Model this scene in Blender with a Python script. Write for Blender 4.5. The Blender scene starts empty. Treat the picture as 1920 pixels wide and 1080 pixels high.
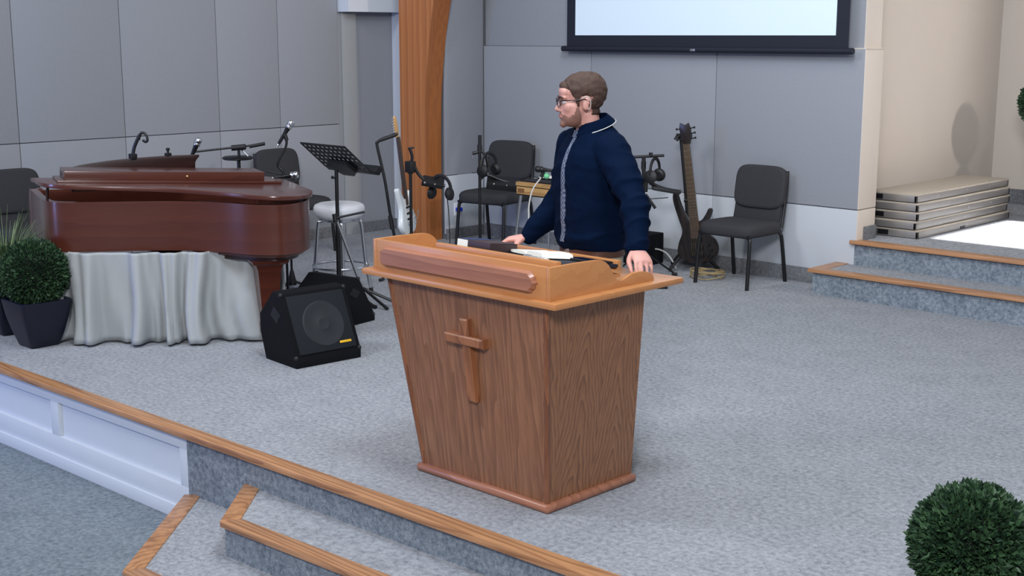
import bpy, bmesh, math, random
from mathutils import Vector, Matrix, noise
from mathutils.bvhtree import BVHTree
random.seed(7)
SC = bpy.context.scene
COL = SC.collection
R = math.radians

# ------------------------------------------------------------------ camera
H = 1.9
cam = bpy.data.objects.new('camera', bpy.data.cameras.new('camera'))
COL.objects.link(cam)
cam.data.sensor_width = 36.0
cam.data.lens = 2450 / 1920 * 36.0
cam.data.clip_start = 0.05
cam.location = (0, 0, H)
PITCH = math.atan(475 / 2450)
YAW = R(45.73)
Fh = Vector((-math.cos(YAW), math.sin(YAW), 0))
fw = Fh * math.cos(PITCH) + Vector((0, 0, -math.sin(PITCH)))
up = Fh * math.sin(PITCH) + Vector((0, 0, math.cos(PITCH)))
rt = fw.cross(up)
cam.matrix_world = Matrix(((rt.x, up.x, -fw.x, 0), (rt.y, up.y, -fw.y, 0), (rt.z, up.z, -fw.z, H), (0, 0, 0, 1)))
SC.camera = cam

# ------------------------------------------------------------------ world, lights, exposure
SC.view_settings.view_transform = 'Standard'
SC.view_settings.look = 'None'
SC.view_settings.exposure = 0.0
SC.view_settings.gamma = 1.0
SC.view_settings.use_curve_mapping = False
W = bpy.data.worlds.new('world'); SC.world = W; W.use_nodes = True
bg = W.node_tree.nodes['Background']
bg.inputs[0].default_value = (0.86, 0.92, 1.0, 1); bg.inputs[1].default_value = 0.22


def lamp(name, kind, loc, target, energy, color=(1, 1, 1), size=1.0, sizey=None, **kw):
    d = bpy.data.lights.new(name, kind); o = bpy.data.objects.new(name, d); COL.objects.link(o)
    o.location = loc
    v = Vector(target) - Vector(loc)
    o.rotation_euler = v.to_track_quat('-Z', 'Y').to_euler()
    d.energy = energy; d.color = color
    if kind == 'AREA':
        d.size = size
        if sizey: d.shape = 'RECTANGLE'; d.size_y = sizey
    if kind == 'SPOT': d.shadow_soft_size = size
    for k, x in kw.items(): setattr(d, k, x)
    return o


# house lights: a key washing the platform from the audience's left, ceiling fixtures over the platform
lamp('house_key', 'AREA', (-7.2, 0.6, 5.6), (-5.2, 6.5, 0.4), 170, (0.93, 0.96, 1.0), 1.6)
lamp('ceiling_wash', 'AREA', (-4.6, 5.2, 5.6), (-4.9, 5.6, 0), 85, (1.0, 0.97, 0.93), 2.2)
lamp('front_wash', 'AREA', (0.8, -1.8, 4.6), (-4.2, 5.0, 0.8), 470, (0.97, 0.97, 1.0), 1.2)
lamp('ceiling_wash_right', 'AREA', (-2.4, 3.4, 5.4), (-5.6, 8.8, 1.2), 200, (0.80, 0.89, 1.0), 1.4)
lamp('blue_stage_bar', 'AREA', (-9.4, -0.6, 1.5), (-7.4, 4.2, 0.5), 90, (0.3, 0.42, 1.0), 0.18, 2.2)
# the corridor at right: a warm low lamp, and an added overhead beam that lays the daylight patch on its floor
lamp('corridor_lamp', 'SPOT', (1.2, 9.4, 3.6), (-5.3, 9.3, 2.0), 680, (1.0, 0.92, 0.86), 0.12, spot_size=R(44), spot_blend=0.7)
patch_beam = lamp('corridor_patch_beam', 'AREA', (-3.2, 10.02, 4.2), (-3.2, 10.02, 0), 75, (1.0, 0.97, 0.93), 2.8, 1.35, spread=R(2))
patch_beam.rotation_euler = (0, 0, 0)


# ------------------------------------------------------------------ materials
def new_mat(name):
    m = bpy.data.materials.new(name); m.use_nodes = True
    nt = m.node_tree; b = nt.nodes['Principled BSDF']
    return m, nt, b


def srgb(r, g, b):
    f = lambda c: (c / 255 / 12.92) if c / 255 <= 0.04045 else ((c / 255 + 0.055) / 1.055) ** 2.4
    return (f(r), f(g), f(b), 1)


def N(nt, t, **kw):
    n = nt.nodes.new(t)
    for k, v in kw.items(): setattr(n, k, v)
    return n


def plain(name, col, rough=0.5, metal=0.0, spec=0.5, var=0.06, scale=25, bump=0.0, bscale=None, coat=0.0):
    m, nt, b = new_mat(name)
    tc = N(nt, 'ShaderNodeTexCoord'); no = N(nt, 'ShaderNodeTexNoise')
    no.inputs['Scale'].default_value = scale; no.inputs['Detail'].default_value = 4
    nt.links.new(tc.outputs['Object'], no.inputs['Vector'])
    mx = N(nt, 'ShaderNodeMixRGB'); mx.blend_type = 'MIX'
    c1 = [max(0, c * (1 - var)) for c in col[:3]] + [1]; c2 = [min(1, c * (1 + var)) for c in col[:3]] + [1]
    mx.inputs[1].default_value = c1; mx.inputs[2].default_value = c2
    nt.links.new(no.outputs[0], mx.inputs[0]); nt.links.new(mx.outputs[0], b.inputs['Base Color'])
    b.inputs['Roughness'].default_value = rough; b.inputs['Metallic'].default_value = metal
    b.inputs['Specular IOR Level'].default_value = spec
    if coat: b.inputs['Coat Weight'].default_value = coat
    if bump:
        n2 = N(nt, 'ShaderNodeTexNoise'); n2.inputs['Scale'].default_value = bscale or scale * 4
        nt.links.new(tc.outputs['Object'], n2.inputs['Vector'])
        bp = N(nt, 'ShaderNodeBump'); bp.inputs['Strength'].default_value = bump; bp.inputs['Distance'].default_value = 0.01
        nt.links.new(n2.outputs[0], bp.inputs['Height']); nt.links.new(bp.outputs[0], b.inputs['Normal'])
    return m


def carpet(name, dark, mid, light):
    m, nt, b = new_mat(name)
    tc = N(nt, 'ShaderNodeTexCoord')
    n1 = N(nt, 'ShaderNodeTexNoise'); n1.inputs['Scale'].default_value = 42; n1.inputs['Detail'].default_value = 6; n1.inputs['Roughness'].default_value = 0.75
    n2 = N(nt, 'ShaderNodeTexNoise'); n2.inputs['Scale'].default_value = 5; n2.inputs['Detail'].default_value = 3
    ad = N(nt, 'ShaderNodeMath', operation='MULTIPLY_ADD'); ad.inputs[1].default_value = 0.14; 
    rp = N(nt, 'ShaderNodeValToRGB')
    e = rp.color_ramp.elements
    e[0].position = 0.40; e[0].color = dark; e[1].position = 0.74; e[1].color = light
    x = rp.color_ramp.elements.new(0.56); x.color = mid
    nt.links.new(tc.outputs['Object'], n1.inputs[0]); nt.links.new(tc.outputs['Object'], n2.inputs[0])
    nt.links.new(n2.outputs[0], ad.inputs[0]); nt.links.new(n1.outputs[0], ad.inputs[2])
    nt.links.new(ad.outputs[0], rp.inputs[0]); nt.links.new(rp.outputs[0], b.inputs['Base Color'])
    b.inputs['Roughness'].default_value = 0.95; b.inputs['Specular IOR Level'].default_value = 0.15
    n3 = N(nt, 'ShaderNodeTexNoise'); n3.inputs['Scale'].default_value = 160
    nt.links.new(tc.outputs['Object'], n3.inputs[0])
    bp = N(nt, 'ShaderNodeBump'); bp.inputs['Strength'].default_value = 0.5; bp.inputs['Distance'].default_value = 0.008
    nt.links.new(n3.outputs[0], bp.inputs['Height']); nt.links.new(bp.outputs[0], b.inputs['Normal'])
    return m


def wood(name, c1, c2, c3, rings=9.0, stretch=(1, 1, 0.08), turb=0.55, rough=0.38, centre=(0, 0, 0), tilt=0.0, fine=0.35, coat=0.15, amp=1.0):
    """growth rings about an axis along local Z, warped by noise stretched along the grain, with fine pores"""
    m, nt, b = new_mat(name)
    tc = N(nt, 'ShaderNodeTexCoord'); mp = N(nt, 'ShaderNodeMapping')
    mp.inputs['Location'].default_value = centre; mp.inputs['Rotation'].default_value = (tilt, tilt * 0.4, 0)
    nt.links.new(tc.outputs['Object'], mp.inputs[0])
    sc = N(nt, 'ShaderNodeVectorMath', operation='MULTIPLY'); sc.inputs[1].default_value = stretch
    nt.links.new(mp.outputs[0], sc.inputs[0])
    nz = N(nt, 'ShaderNodeTexNoise'); nz.inputs['Scale'].default_value = 5.0; nz.inputs['Detail'].default_value = 3
    nt.links.new(sc.outputs[0], nz.inputs[0])
    sx = N(nt, 'ShaderNodeSeparateXYZ'); nt.links.new(sc.outputs[0], sx.inputs[0])
    cb = N(nt, 'ShaderNodeCombineXYZ'); nt.links.new(sx.outputs[0], cb.inputs[0]); nt.links.new(sx.outputs[1], cb.inputs[1])
    z2 = N(nt, 'ShaderNodeMath', operation='MULTIPLY'); z2.inputs[1].default_value = 1.0
    nt.links.new(sx.outputs[2], z2.inputs[0]); nt.links.new(z2.outputs[0], cb.inputs[2])
    ln = N(nt, 'ShaderNodeVectorMath', operation='LENGTH'); nt.links.new(cb.outputs[0], ln.inputs[0])
    ma = N(nt, 'ShaderNodeMath', operation='MULTIPLY_ADD'); ma.inputs[1].default_value = turb
    nt.links.new(nz.outputs[0], ma.inputs[0]); nt.links.new(ln.outputs['Value'], ma.inputs[2])
    mu = N(nt, 'ShaderNodeMath', operation='MULTIPLY'); mu.inputs[1].default_value = rings; nt.links.new(ma.outputs[0], mu.inputs[0])
    fr = N(nt, 'ShaderNodeMath', operation='FRACT'); nt.links.new(mu.outputs[0], fr.inputs[0])
    fs = N(nt, 'ShaderNodeVectorMath', operation='MULTIPLY'); fs.inputs[1].default_value = (70 * max(stretch[0], .05), 70 * max(stretch[1], .05), 70 * stretch[2])
    nt.links.new(mp.outputs[0], fs.inputs[0])
    nf = N(nt, 'ShaderNodeTexNoise'); nf.inputs['Scale'].default_value = 1.0; nf.inputs['Detail'].default_value = 3
    nt.links.new(fs.outputs[0], nf.inputs[0])
    rp = N(nt, 'ShaderNodeValToRGB'); e = rp.color_ramp.elements
    e[0].position = 0.0; e[0].color = c1; e[1].position = 1.0; e[1].color = c3
    x = e.new(0.55); x.color = c2; y = e.new(0.92); y.color = c3
    nt.links.new(fr.outputs[0], rp.inputs[0])
    rf = N(nt, 'ShaderNodeValToRGB'); rf.color_ramp.elements[0].position = 0.36; rf.color_ramp.elements[0].color = (0.45, 0.40, 0.36, 1)
    rf.color_ramp.elements[1].position = 0.58; rf.color_ramp.elements[1].color = (1, 1, 1, 1)
    nt.links.new(nf.outputs[0], rf.inputs[0])
    mm = N(nt, 'ShaderNodeMixRGB'); mm.blend_type = 'MULTIPLY'; mm.inputs[0].default_value = fine
    nt.links.new(rp.outputs[0], mm.inputs[1]); nt.links.new(rf.outputs[0], mm.inputs[2])
    ms = N(nt, 'ShaderNodeMixRGB'); ms.inputs[0].default_value = amp; ms.inputs[1].default_value = c2
    nt.links.new(mm.outputs[0], ms.inputs[2])
    nt.links.new(ms.outputs[0], b.inputs['Base Color'])
    b.inputs['Roughness'].default_value = rough; b.inputs['Coat Weight'].default_value = coat; b.inputs['Coat Roughness'].default_value = 0.25
    return m


def cathedral(name, c1, c2, c3):
    """flat-sawn oak: stacked pointed arches in columns across local Y, rising along local Z"""
    m, nt, b = new_mat(name)
    L = nt.links.new
    def math_(op, a, b_=None, c=None):
        n = N(nt, 'ShaderNodeMath', operation=op)
        for k, v in enumerate((a, b_, c)):
            if v is None: continue
            if isinstance(v, (int, float)): n.inputs[k].default_value = v
            else: L(v, n.inputs[k])
        return n.outputs[0]
    tc = N(nt, 'ShaderNodeTexCoord'); sx = N(nt, 'ShaderNodeSeparateXYZ'); L(tc.outputs['Object'], sx.inputs[0])
    y, z = sx.outputs[1], sx.outputs[2]
    mp = N(nt, 'ShaderNodeMapping'); mp.inputs['Scale'].default_value = (1, 1, .22); L(tc.outputs['Object'], mp.inputs[0])
    nz = N(nt, 'ShaderNodeTexNoise'); nz.inputs['Scale'].default_value = 9; nz.inputs['Detail'].default_value = 3; L(mp.outputs[0], nz.inputs[0])
    nb = N(nt, 'ShaderNodeTexNoise'); nb.inputs['Scale'].default_value = 4; L(tc.outputs['Object'], nb.inputs[0])
    yy = math_('ADD', y, math_('MULTIPLY', math_('SUBTRACT', nb.outputs[0], .5), .07))
    pp = math_('PINGPONG', math_('ADD', yy, .505), .115)
    root = math_('SQRT', math_('ADD', math_('MULTIPLY', pp, pp), .00025))
    t = math_('ADD', math_('MULTIPLY', root, 48.0), math_('MULTIPLY', z, 9.0))
    t = math_('ADD', t, math_('MULTIPLY', nz.outputs[0], 3.4))
    fr = math_('FRACT', t)
    rp = N(nt, 'ShaderNodeValToRGB'); e = rp.color_ramp.elements
    e[0].position = 0; e[0].color = c1; e[1].position = 1; e[1].color = c3
    k = e.new(.6); k.color = c2; k = e.new(.9); k.color = c3
    L(fr, rp.inputs[0])
    mf = N(nt, 'ShaderNodeMapping'); mf.inputs['Scale'].default_value = (120, 120, 5); L(tc.outputs['Object'], mf.inputs[0])
    nf = N(nt, 'ShaderNodeTexNoise'); nf.inputs['Scale'].default_value = 1; L(mf.outputs[0], nf.inputs[0])
    mx = N(nt, 'ShaderNodeMixRGB'); mx.inputs[0].default_value = .62; mx.inputs[1].default_value = c2; L(rp.outputs[0], mx.inputs[2])
    rf = N(nt, 'ShaderNodeValToRGB'); rf.color_ramp.elements[0].position = .36; rf.color_ramp.elements[0].color = (.6, .54, .5, 1); rf.color_ramp.elements[1].position = .56; rf.color_ramp.elements[1].color = (1, 1, 1, 1)
    L(nf.outputs[0], rf.inputs[0])
    mm = N(nt, 'ShaderNodeMixRGB'); mm.blend_type = 'MULTIPLY'; mm.inputs[0].default_value = .5; L(mx.outputs[0], mm.inputs[1]); L(rf.outputs[0], mm.inputs[2])
    L(mm.outputs[0], b.inputs['Base Color']); b.inputs['Roughness'].default_value = .42; b.inputs['Coat Weight'].default_value = .15
    return m


def leafmat(name, c1, c2):
    m, nt, b = new_mat(name)
    g = N(nt, 'ShaderNodeNewGeometry'); rp = N(nt, 'ShaderNodeValToRGB')
    rp.color_ramp.elements[0].color = c1; rp.color_ramp.elements[1].color = c2
    nt.links.new(g.outputs['Random Per Island'], rp.inputs[0]); nt.links.new(rp.outputs[0], b.inputs['Base Color'])
    b.inputs['Roughness'].default_value = 0.5; b.inputs['Specular IOR Level'].default_value = 0.35
    return m


M = {}
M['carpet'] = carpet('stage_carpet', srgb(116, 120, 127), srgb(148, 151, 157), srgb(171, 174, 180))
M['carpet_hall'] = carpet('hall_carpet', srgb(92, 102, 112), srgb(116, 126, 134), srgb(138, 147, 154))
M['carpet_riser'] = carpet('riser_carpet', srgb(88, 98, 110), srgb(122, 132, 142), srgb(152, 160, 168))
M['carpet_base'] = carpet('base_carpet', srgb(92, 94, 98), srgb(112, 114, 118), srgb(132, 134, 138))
M['fabric_wall'] = plain('acoustic_fabric', srgb(147, 150, 157), 0.95, var=0.05, scale=60, bump=0.15, bscale=300, spec=0.1)
M['lower_wall'] = plain('painted_panel', srgb(188, 193, 200), 0.8, var=0.02, scale=8, spec=0.2)
M['wall_core'] = plain('wall_joint', srgb(104, 107, 112), 0.9)
M['beige'] = plain('beige_paint', srgb(206, 196, 186), 0.85, var=0.02, scale=6, spec=0.2)
M['white_paint'] = plain('white_paint', srgb(205, 212, 222), 0.55, var=0.02, scale=8)
M['grey_paint'] = plain('grey_paint', srgb(150, 153, 156), 0.85, var=0.02, scale=8, spec=0.2)
M['nosing'] = wood('oak_nosing', srgb(176, 128, 88), srgb(190, 140, 98), srgb(150, 104, 70), rings=30, stretch=(0.06, 1, 1), turb=0.3, rough=0.4)
M['oak_front'] = wood('oak_front', srgb(152, 106, 78), srgb(142, 98, 70), srgb(118, 78, 54), rings=26, stretch=(1.0, 0.5, 0.06), turb=0.42, centre=(0.9, 0.2, 0), rough=0.42, fine=0.6, amp=0.7)
M['oak_side'] = cathedral('oak_side', srgb(160, 114, 80), srgb(148, 102, 70), srgb(104, 68, 46))
M['corner_oak'] = wood('corner_oak', srgb(140, 90, 62), srgb(130, 82, 56), srgb(116, 72, 50), rings=14, stretch=(1, 1, 0.05), turb=0.3, rough=0.4)
M['oak_light'] = wood('honey_oak', srgb(198, 138, 86), srgb(190, 130, 80), srgb(176, 114, 66), rings=14, stretch=(0.1, 1, 1), turb=0.3, rough=0.35, fine=0.2, amp=0.28)
M['oak_rose'] = wood('rose_oak', srgb(172, 118, 92), srgb(162, 108, 84), srgb(148, 96, 74), rings=14, stretch=(0.1, 1, 1), turb=0.3, rough=0.32, fine=0.25, amp=0.8)
M['cross'] = wood('cross_oak', srgb(160, 105, 70), srgb(148, 95, 62), srgb(130, 80, 52), rings=14, stretch=(1, 1, 0.1), turb=0.3, rough=0.4)
M['mahogany'] = wood('mahogany', srgb(92, 46, 34), srgb(80, 39, 29), srgb(70, 34, 26), rings=10, stretch=(0.15, 0.15, 1.0), turb=0.25, rough=0.25, fine=0.25, coat=0.5, amp=0.35)
M['mahogany_shaded'] = wood('mahogany_shaded', srgb(48, 18, 15), srgb(42, 16, 13), srgb(36, 13, 11), rings=10, stretch=(0.15, 0.15, 1.0), turb=0.25, rough=0.4, fine=0.25, coat=0.2, amp=0.8)  # darker copy of mahogany; the music desk's shade is put into its colour
M['fir'] = wood('laminated_fir', srgb(196, 130, 78), srgb(180, 112, 64), srgb(150, 88, 50), rings=12, stretch=(1, 0.5, 0.02), turb=0.10, rough=0.45, fine=0.35, centre=(12, -6, 0), amp=0.5)
M['fir_edge'] = wood('fir_edge', srgb(164, 98, 46), srgb(152, 90, 42), srgb(138, 78, 36), rings=3, stretch=(1, 0.5, 0.05), turb=0.2, rough=0.45, fine=0.3, centre=(3, -2, 0))
M['black'] = plain('black_metal', srgb(9, 9, 13), 0.45, var=0.1)
M['black_plastic'] = plain('black_plastic', srgb(13, 13, 17), 0.55, var=0.1)
M['black_carpet'] = plain('black_cabinet_carpet', srgb(12, 13, 18), 0.9, var=0.25, scale=200, bump=0.3, spec=0.2)
M['grille'] = plain('grille_cloth', srgb(29, 32, 37), 0.8, var=0.15, scale=300, spec=0.2)
M['cone'] = plain('speaker_cone', srgb(26, 30, 36), 0.7, var=0.1)
M['chrome'] = plain('chrome', srgb(214, 217, 222), 0.24, 1.0, var=0.02)
M['steel'] = plain('dull_steel', srgb(168, 168, 168), 0.35, 0.9, var=0.05)
M['alu'] = plain('aluminium', srgb(160, 156, 153), 0.45, 0.7, var=0.06, scale=4)
M['chair_fabric'] = plain('charcoal_upholstery', srgb(58, 58, 61), 0.95, var=0.14, scale=90, bump=0.25, bscale=400, spec=0.15)
M['chair_frame'] = plain('chair_frame', srgb(9, 10, 15), 0.4, var=0.05)
M['vinyl'] = plain('white_vinyl', srgb(214, 216, 222), 0.4, var=0.04, scale=14)
M['navy_pot'] = plain('navy_glaze', srgb(8, 12, 32), 0.4, var=0.1)
M['soil'] = plain('soil', srgb(40, 32, 26), 0.95, var=0.3, scale=60)
M['box_leaf'] = leafmat('boxwood_leaf', srgb(22, 44, 32), srgb(62, 92, 60))
M['box_core'] = plain('boxwood_core', srgb(14, 24, 18), 0.9)
M['grass_leaf'] = leafmat('grass_leaf', srgb(56, 84, 48), srgb(132, 150, 104))
M['drape'] = plain('silver_drape', srgb(158, 162, 164), 0.6, var=0.03, scale=40)
M['screen_white'] = plain('screen_white', srgb(214, 230, 242), 0.7, var=0.01)
_b = M['screen_white'].node_tree.nodes['Principled BSDF']
_b.inputs['Emission Color'].default_value = srgb(214, 234, 252); _b.inputs['Emission Strength'].default_value = 0.10  # slight glow added to the screen surface, standing in for projected light
M['screen_black'] = plain('screen_border', srgb(16, 22, 38), 0.7, var=0.05)
M['white_plastic'] = plain('white_plastic', srgb(226, 228, 230), 0.4, var=0.02)
M['blue_plastic'] = plain('blue_plastic', srgb(20, 40, 180), 0.35)
M['blue_cover'] = plain('blue_cover', srgb(30, 50, 96), 0.5)
M['green_plastic'] = plain('mint_plastic', srgb(110, 190, 140), 0.4)
M['yellow'] = plain('yellow_badge', srgb(226, 176, 40), 0.4)
M['brass'] = plain('brass', srgb(205, 180, 120), 0.25, 1.0)
M['ivory'] = plain('guitar_white', srgb(222, 228, 230), 0.22, var=0.02, coat=0.5)
M['maple'] = wood('maple', srgb(214, 170, 112), srgb(206, 160, 100), srgb(196, 150, 92), rings=10, stretch=(1, 1, 0.05), turb=0.2, fine=0.2)
M['dark_bass'] = wood('dark_bass', srgb(40, 31, 29), srgb(31, 24, 23), srgb(22, 18, 18), rings=20, stretch=(1, 1, 0.12), turb=0.5, rough=0.3, coat=0.4)
M['fretboard'] = plain('fretboard', srgb(64, 50, 44), 0.5, var=0.15, scale=60)
M['string'] = plain('string', srgb(170, 150, 110), 0.3, 0.9)
M['light_wood'] = wood('light_wood', srgb(200, 160, 104), srgb(190, 150, 96), srgb(176, 134, 84), rings=12, stretch=(0.1, 1, 1), turb=0.3, fine=0.3, rough=0.45)
M['brown_print'] = plain('brown_print', srgb(120, 84, 50), 0.5)
M['skin'] = plain('skin', srgb(202, 150, 138), 0.55, var=0.05, scale=30)
M['hair'] = plain('brown_hair', srgb(70, 50, 41), 0.75, var=0.3, scale=90, bump=0.4, bscale=220)
M['beard'] = plain('brown_beard', srgb(132, 97, 85), 0.85, var=0.25, scale=260, bump=0.3, bscale=500)
M['shirt'] = plain('navy_shirt', srgb(3, 18, 42), 0.85, var=0.12, scale=40, bump=0.1, bscale=500, spec=0.06)
M['trouser'] = plain('khaki_trouser', srgb(178, 166, 144), 0.9, var=0.05, scale=40)
M['belt'] = plain('brown_belt', srgb(74, 46, 36), 0.45)
M['shoe'] = plain('brown_shoe', srgb(58, 38, 28), 0.35)
M['eye'] = plain('eye_white', srgb(225, 222, 218), 0.2)
M['iris'] = plain('iris', srgb(52, 44, 40), 0.15)
M['lips'] = plain('lips', srgb(170, 104, 98), 0.5)
M['glasses'] = plain('glasses_frame', srgb(40, 22, 30), 0.25)
M['lens'], _nt, _b = new_mat('clear_lens')
_b.inputs['Roughness'].default_value = 0.03; _b.inputs['Base Color'].default_value = (0.9, 0.92, 0.95, 1); _b.inputs['Alpha'].default_value = 0.12
M['page'] = plain('paper_page', srgb(240, 238, 228), 0.8, var=0.02)
M['page_edge'] = plain('page_edge', srgb(226, 222, 196), 0.8, var=0.06, scale=200)
M['leather'] = plain('dark_leather', srgb(58, 42, 44), 0.5, var=0.1)
M['black_leather'] = plain('black_leather', srgb(22, 20, 20), 0.45)
M['slope_pad'] = plain('navy_pad', srgb(22, 28, 44), 0.6, var=0.1)
M['glass_black'] = plain('tablet_glass', srgb(14, 24, 44), 0.08)
M['cable_tan'] = plain('tan_cable', srgb(150, 132, 96), 0.6)
M['cable_white'] = plain('white_cable', srgb(200, 200, 196), 0.5)
M['interior_gold'] = plain('piano_plate', srgb(150, 118, 70), 0.4, 0.4)
M['felt_red'] = plain('felt_red', srgb(120, 30, 34), 0.9)


def tie_mat():
    m, nt, b = new_mat('grey_pattern_tie')
    tc = N(nt, 'ShaderNodeTexCoord'); ch = N(nt, 'ShaderNodeTexChecker'); ch.inputs['Scale'].default_value = 90
    ch.inputs[1].default_value = srgb(112, 122, 140); ch.inputs[2].default_value = srgb(58, 68, 92)
    nt.links.new(tc.outputs['Object'], ch.inputs[0]); nt.links.new(ch.outputs[0], b.inputs['Base Color']); b.inputs['Roughness'].default_value = 0.6
    return m


M['tie'] = tie_mat()


# ------------------------------------------------------------------ mesh helpers
class MB:
    def __init__(s): s.bm = bmesh.new()

    def face(s, vs):
        try: s.bm.faces.new(vs)
        except ValueError: pass

    def box(s, x0, x1, y0, y1, z0, z1, mat=None, bev=0.0):
        t = bmesh.new()
        bmesh.ops.create_cube(t, size=1.0)
        bmesh.ops.scale(t, vec=(x1 - x0, y1 - y0, z1 - z0), verts=t.verts)
        bmesh.ops.translate(t, vec=((x0 + x1) / 2, (y0 + y1) / 2, (z0 + z1) / 2), verts=t.verts)
        if bev: bmesh.ops.bevel(t, geom=list(t.edges), offset=bev, segments=2, affect='EDGES', profile=0.6)
        s._merge(t, mat); return s

    def _merge(s, t, mat=None):
        if mat is not None: bmesh.ops.transform(t, matrix=mat, verts=t.verts)
        mp = {}
        for v in t.verts: mp[v] = s.bm.verts.new(v.co)
        for f in t.faces:
            try: s.bm.faces.new([mp[v] for v in f.verts])
            except ValueError: pass
        t.free()

    def prism(s, pts, axis, a0, a1, mat=None, bev=0.0):
        """extrude a 2D outline: axis 'x' -> pts are (y,z), 'y' -> (x,z), 'z' -> (x,y)"""
        t = bmesh.new()
        f = {'x': lambda p, a: (a, p[0], p[1]), 'y': lambda p, a: (p[0], a, p[1]), 'z': lambda p, a: (p[0], p[1], a)}[axis]
        A = [t.verts.new(f(p, a0)) for p in pts]; B = [t.verts.new(f(p, a1)) for p in pts]
        n = len(pts)
        fa = t.faces.new(A); fb = t.faces.new(B[::-1])
        for i in range(n): t.faces.new((A[i], B[i], B[(i + 1) % n], A[(i + 1) % n]))
        bmesh.ops.recalc_face_normals(t, faces=t.faces)
        if bev:
            ed = [e for e in t.edges if e.calc_face_angle(0) > 0.5]
            bmesh.ops.bevel(t, geom=ed, offset=bev, segments=2, affect='EDGES', profile=0.6)
        s._merge(t, mat); return s

    def loft(s, rings, cap=True, mat=None):
        t = bmesh.new()
        V = [[t.verts.new(p) for p in r] for r in rings]
        n = len(V[0])
        for a, b in zip(V, V[1:]):
            for i in range(n): t.faces.new((a[i], a[(i + 1) % n], b[(i + 1) % n], b[i]))
        if cap:
            t.faces.new(V[0][::-1]); t.faces.new(V[-1])
        bmesh.ops.recalc_face_normals(t, faces=t.faces)
        s._merge(t, mat); return s

    def tube(s, pts, rad, seg=8, mat=None, closed=False, flat=1.0):
        pts = [Vector(p) for p in pts]; n = len(pts)
        rads = rad if isinstance(rad, (list, tuple)) else [rad] * n
        rings = []
        nrm = None
        for i in range(n):
            if closed: d = pts[(i + 1) % n] - pts[i - 1]
            else: d = pts[min(i + 1, n - 1)] - pts[max(i - 1, 0)]
            d.normalize()
            if nrm is None:
                a = Vector((0, 0, 1)) if abs(d.z) < 0.9 else Vector((1, 0, 0))
                nrm = d.cross(a).normalized()
            nrm = (nrm - d * nrm.dot(d)).normalized()
            b = d.cross(nrm)
            rings.append([pts[i] + (nrm * math.cos(2 * math.pi * k / seg) + b * math.sin(2 * math.pi * k / seg) * flat) * rads[i] for k in range(seg)])
        if closed: rings.append(rings[0]); s.loft(rings, False, mat)
        else: s.loft(rings, True, mat)
        return s

    def lathe(s, prof, seg=20, mat=None):
        rings = [[Vector((max(r, 1e-4) * math.cos(2 * math.pi * k / seg), max(r, 1e-4) * math.sin(2 * math.pi * k / seg), z)) for k in range(seg)] for r, z in prof]
        return s.loft(rings, True, mat)

    def ell(s, c, r, seg=20, mat=None):
        t = bmesh.new()
        bmesh.ops.create_uvsphere(t, u_segments=seg, v_segments=max(6, seg // 2), radius=1.0)
        r = r if isinstance(r, (tuple, list)) else (r, r, r)
        bmesh.ops.scale(t, vec=r, verts=t.verts); bmesh.ops.translate(t, vec=c, verts=t.verts)
        s._merge(t, mat); return s

    def build(s, name, mat, parent=None, smooth=38, **props):
        me = bpy.data.meshes.new(name)
        bmesh.ops.recalc_face_normals(s.bm, faces=s.bm.faces)
        s.bm.to_mesh(me); s.bm.free()
        return link(me, name, mat, parent, smooth, **props)


def link(me, name, mat, parent=None, smooth=38, **props):
    if smooth:
        me.shade_smooth()
        me.set_sharp_from_angle(angle=R(smooth))
    me.materials.append(mat)
    o = bpy.data.objects.new(name, me); COL.objects.link(o)
    if parent: o.parent = parent
    for k, v in props.items(): o[k] = v
    return o


def thing(name, label, cat, loc=(0, 0, 0), rz=0.0, group=None):
    o = bpy.data.objects.new(name, None); COL.objects.link(o)
    o.empty_display_size = 0.1
    o.location = loc; o.rotation_euler = (0, 0, rz); o['label'] = label; o['category'] = cat
    if group: o['group'] = group
    return o


def copy_thing(root, loc, rz, label, group=None):
    r = root.copy(); COL.objects.link(r); r.location = loc; r.rotation_euler = (0, 0, rz); r['label'] = label
    if group: r['group'] = group
    for ch in list(root.children):
        c = ch.copy(); COL.objects.link(c); c.parent = r
        for g in list(ch.children):
            d = g.copy(); COL.objects.link(d); d.parent = c
    return r


def st(mb, name, mat, parent=None, smooth=38):
    o = mb.build(name, mat, parent, smooth)
    if parent is None: o['kind'] = 'structure'
    return o


def rot_to(d, at=(0, 0, 0)):
    """matrix taking +Z to direction d, placed at a point"""
    return Matrix.Translation(at) @ Vector(d).to_track_quat('Z', 'Y').to_matrix().to_4x4()


def smoothline(pts, k=6):
    """Catmull-Rom through points"""
    P = [Vector(p) for p in pts]; P = [P[0] * 2 - P[1]] + P + [P[-1] * 2 - P[-2]]
    out = []
    for i in range(1, len(P) - 2):
        for j in range(k):
            t = j / k; a, b, c, d = P[i - 1], P[i], P[i + 1], P[i + 2]
            out.append(0.5 * ((2 * b) + (c - a) * t + (2 * a - 5 * b + 4 * c - d) * t * t + (3 * b - a - 3 * c + d) * t ** 3))
    out.append(P[-2]); return out


# ------------------------------------------------------------------ the setting
HALL = -0.47
def edge_y(x): return 3.206 + 0.0328 * (x + 7.255)
XL, XR, YB = -12.0, 2.4, 8.80

st(MB().prism([(-13, -3), (4, -3), (4, 4.2), (-13, 4.2)], 'z', HALL - 0.1, HALL), 'floor', M['carpet_hall'])
st(MB().prism([(XL, edge_y(XL) + .05), (XR, edge_y(XR) + .05), (XR, YB + 0.1), (-10.3, YB + 0.1), (XL, YB + 0.1)], 'z', -0.14, 0.0), 'floor_stage', M['carpet'])
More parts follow.
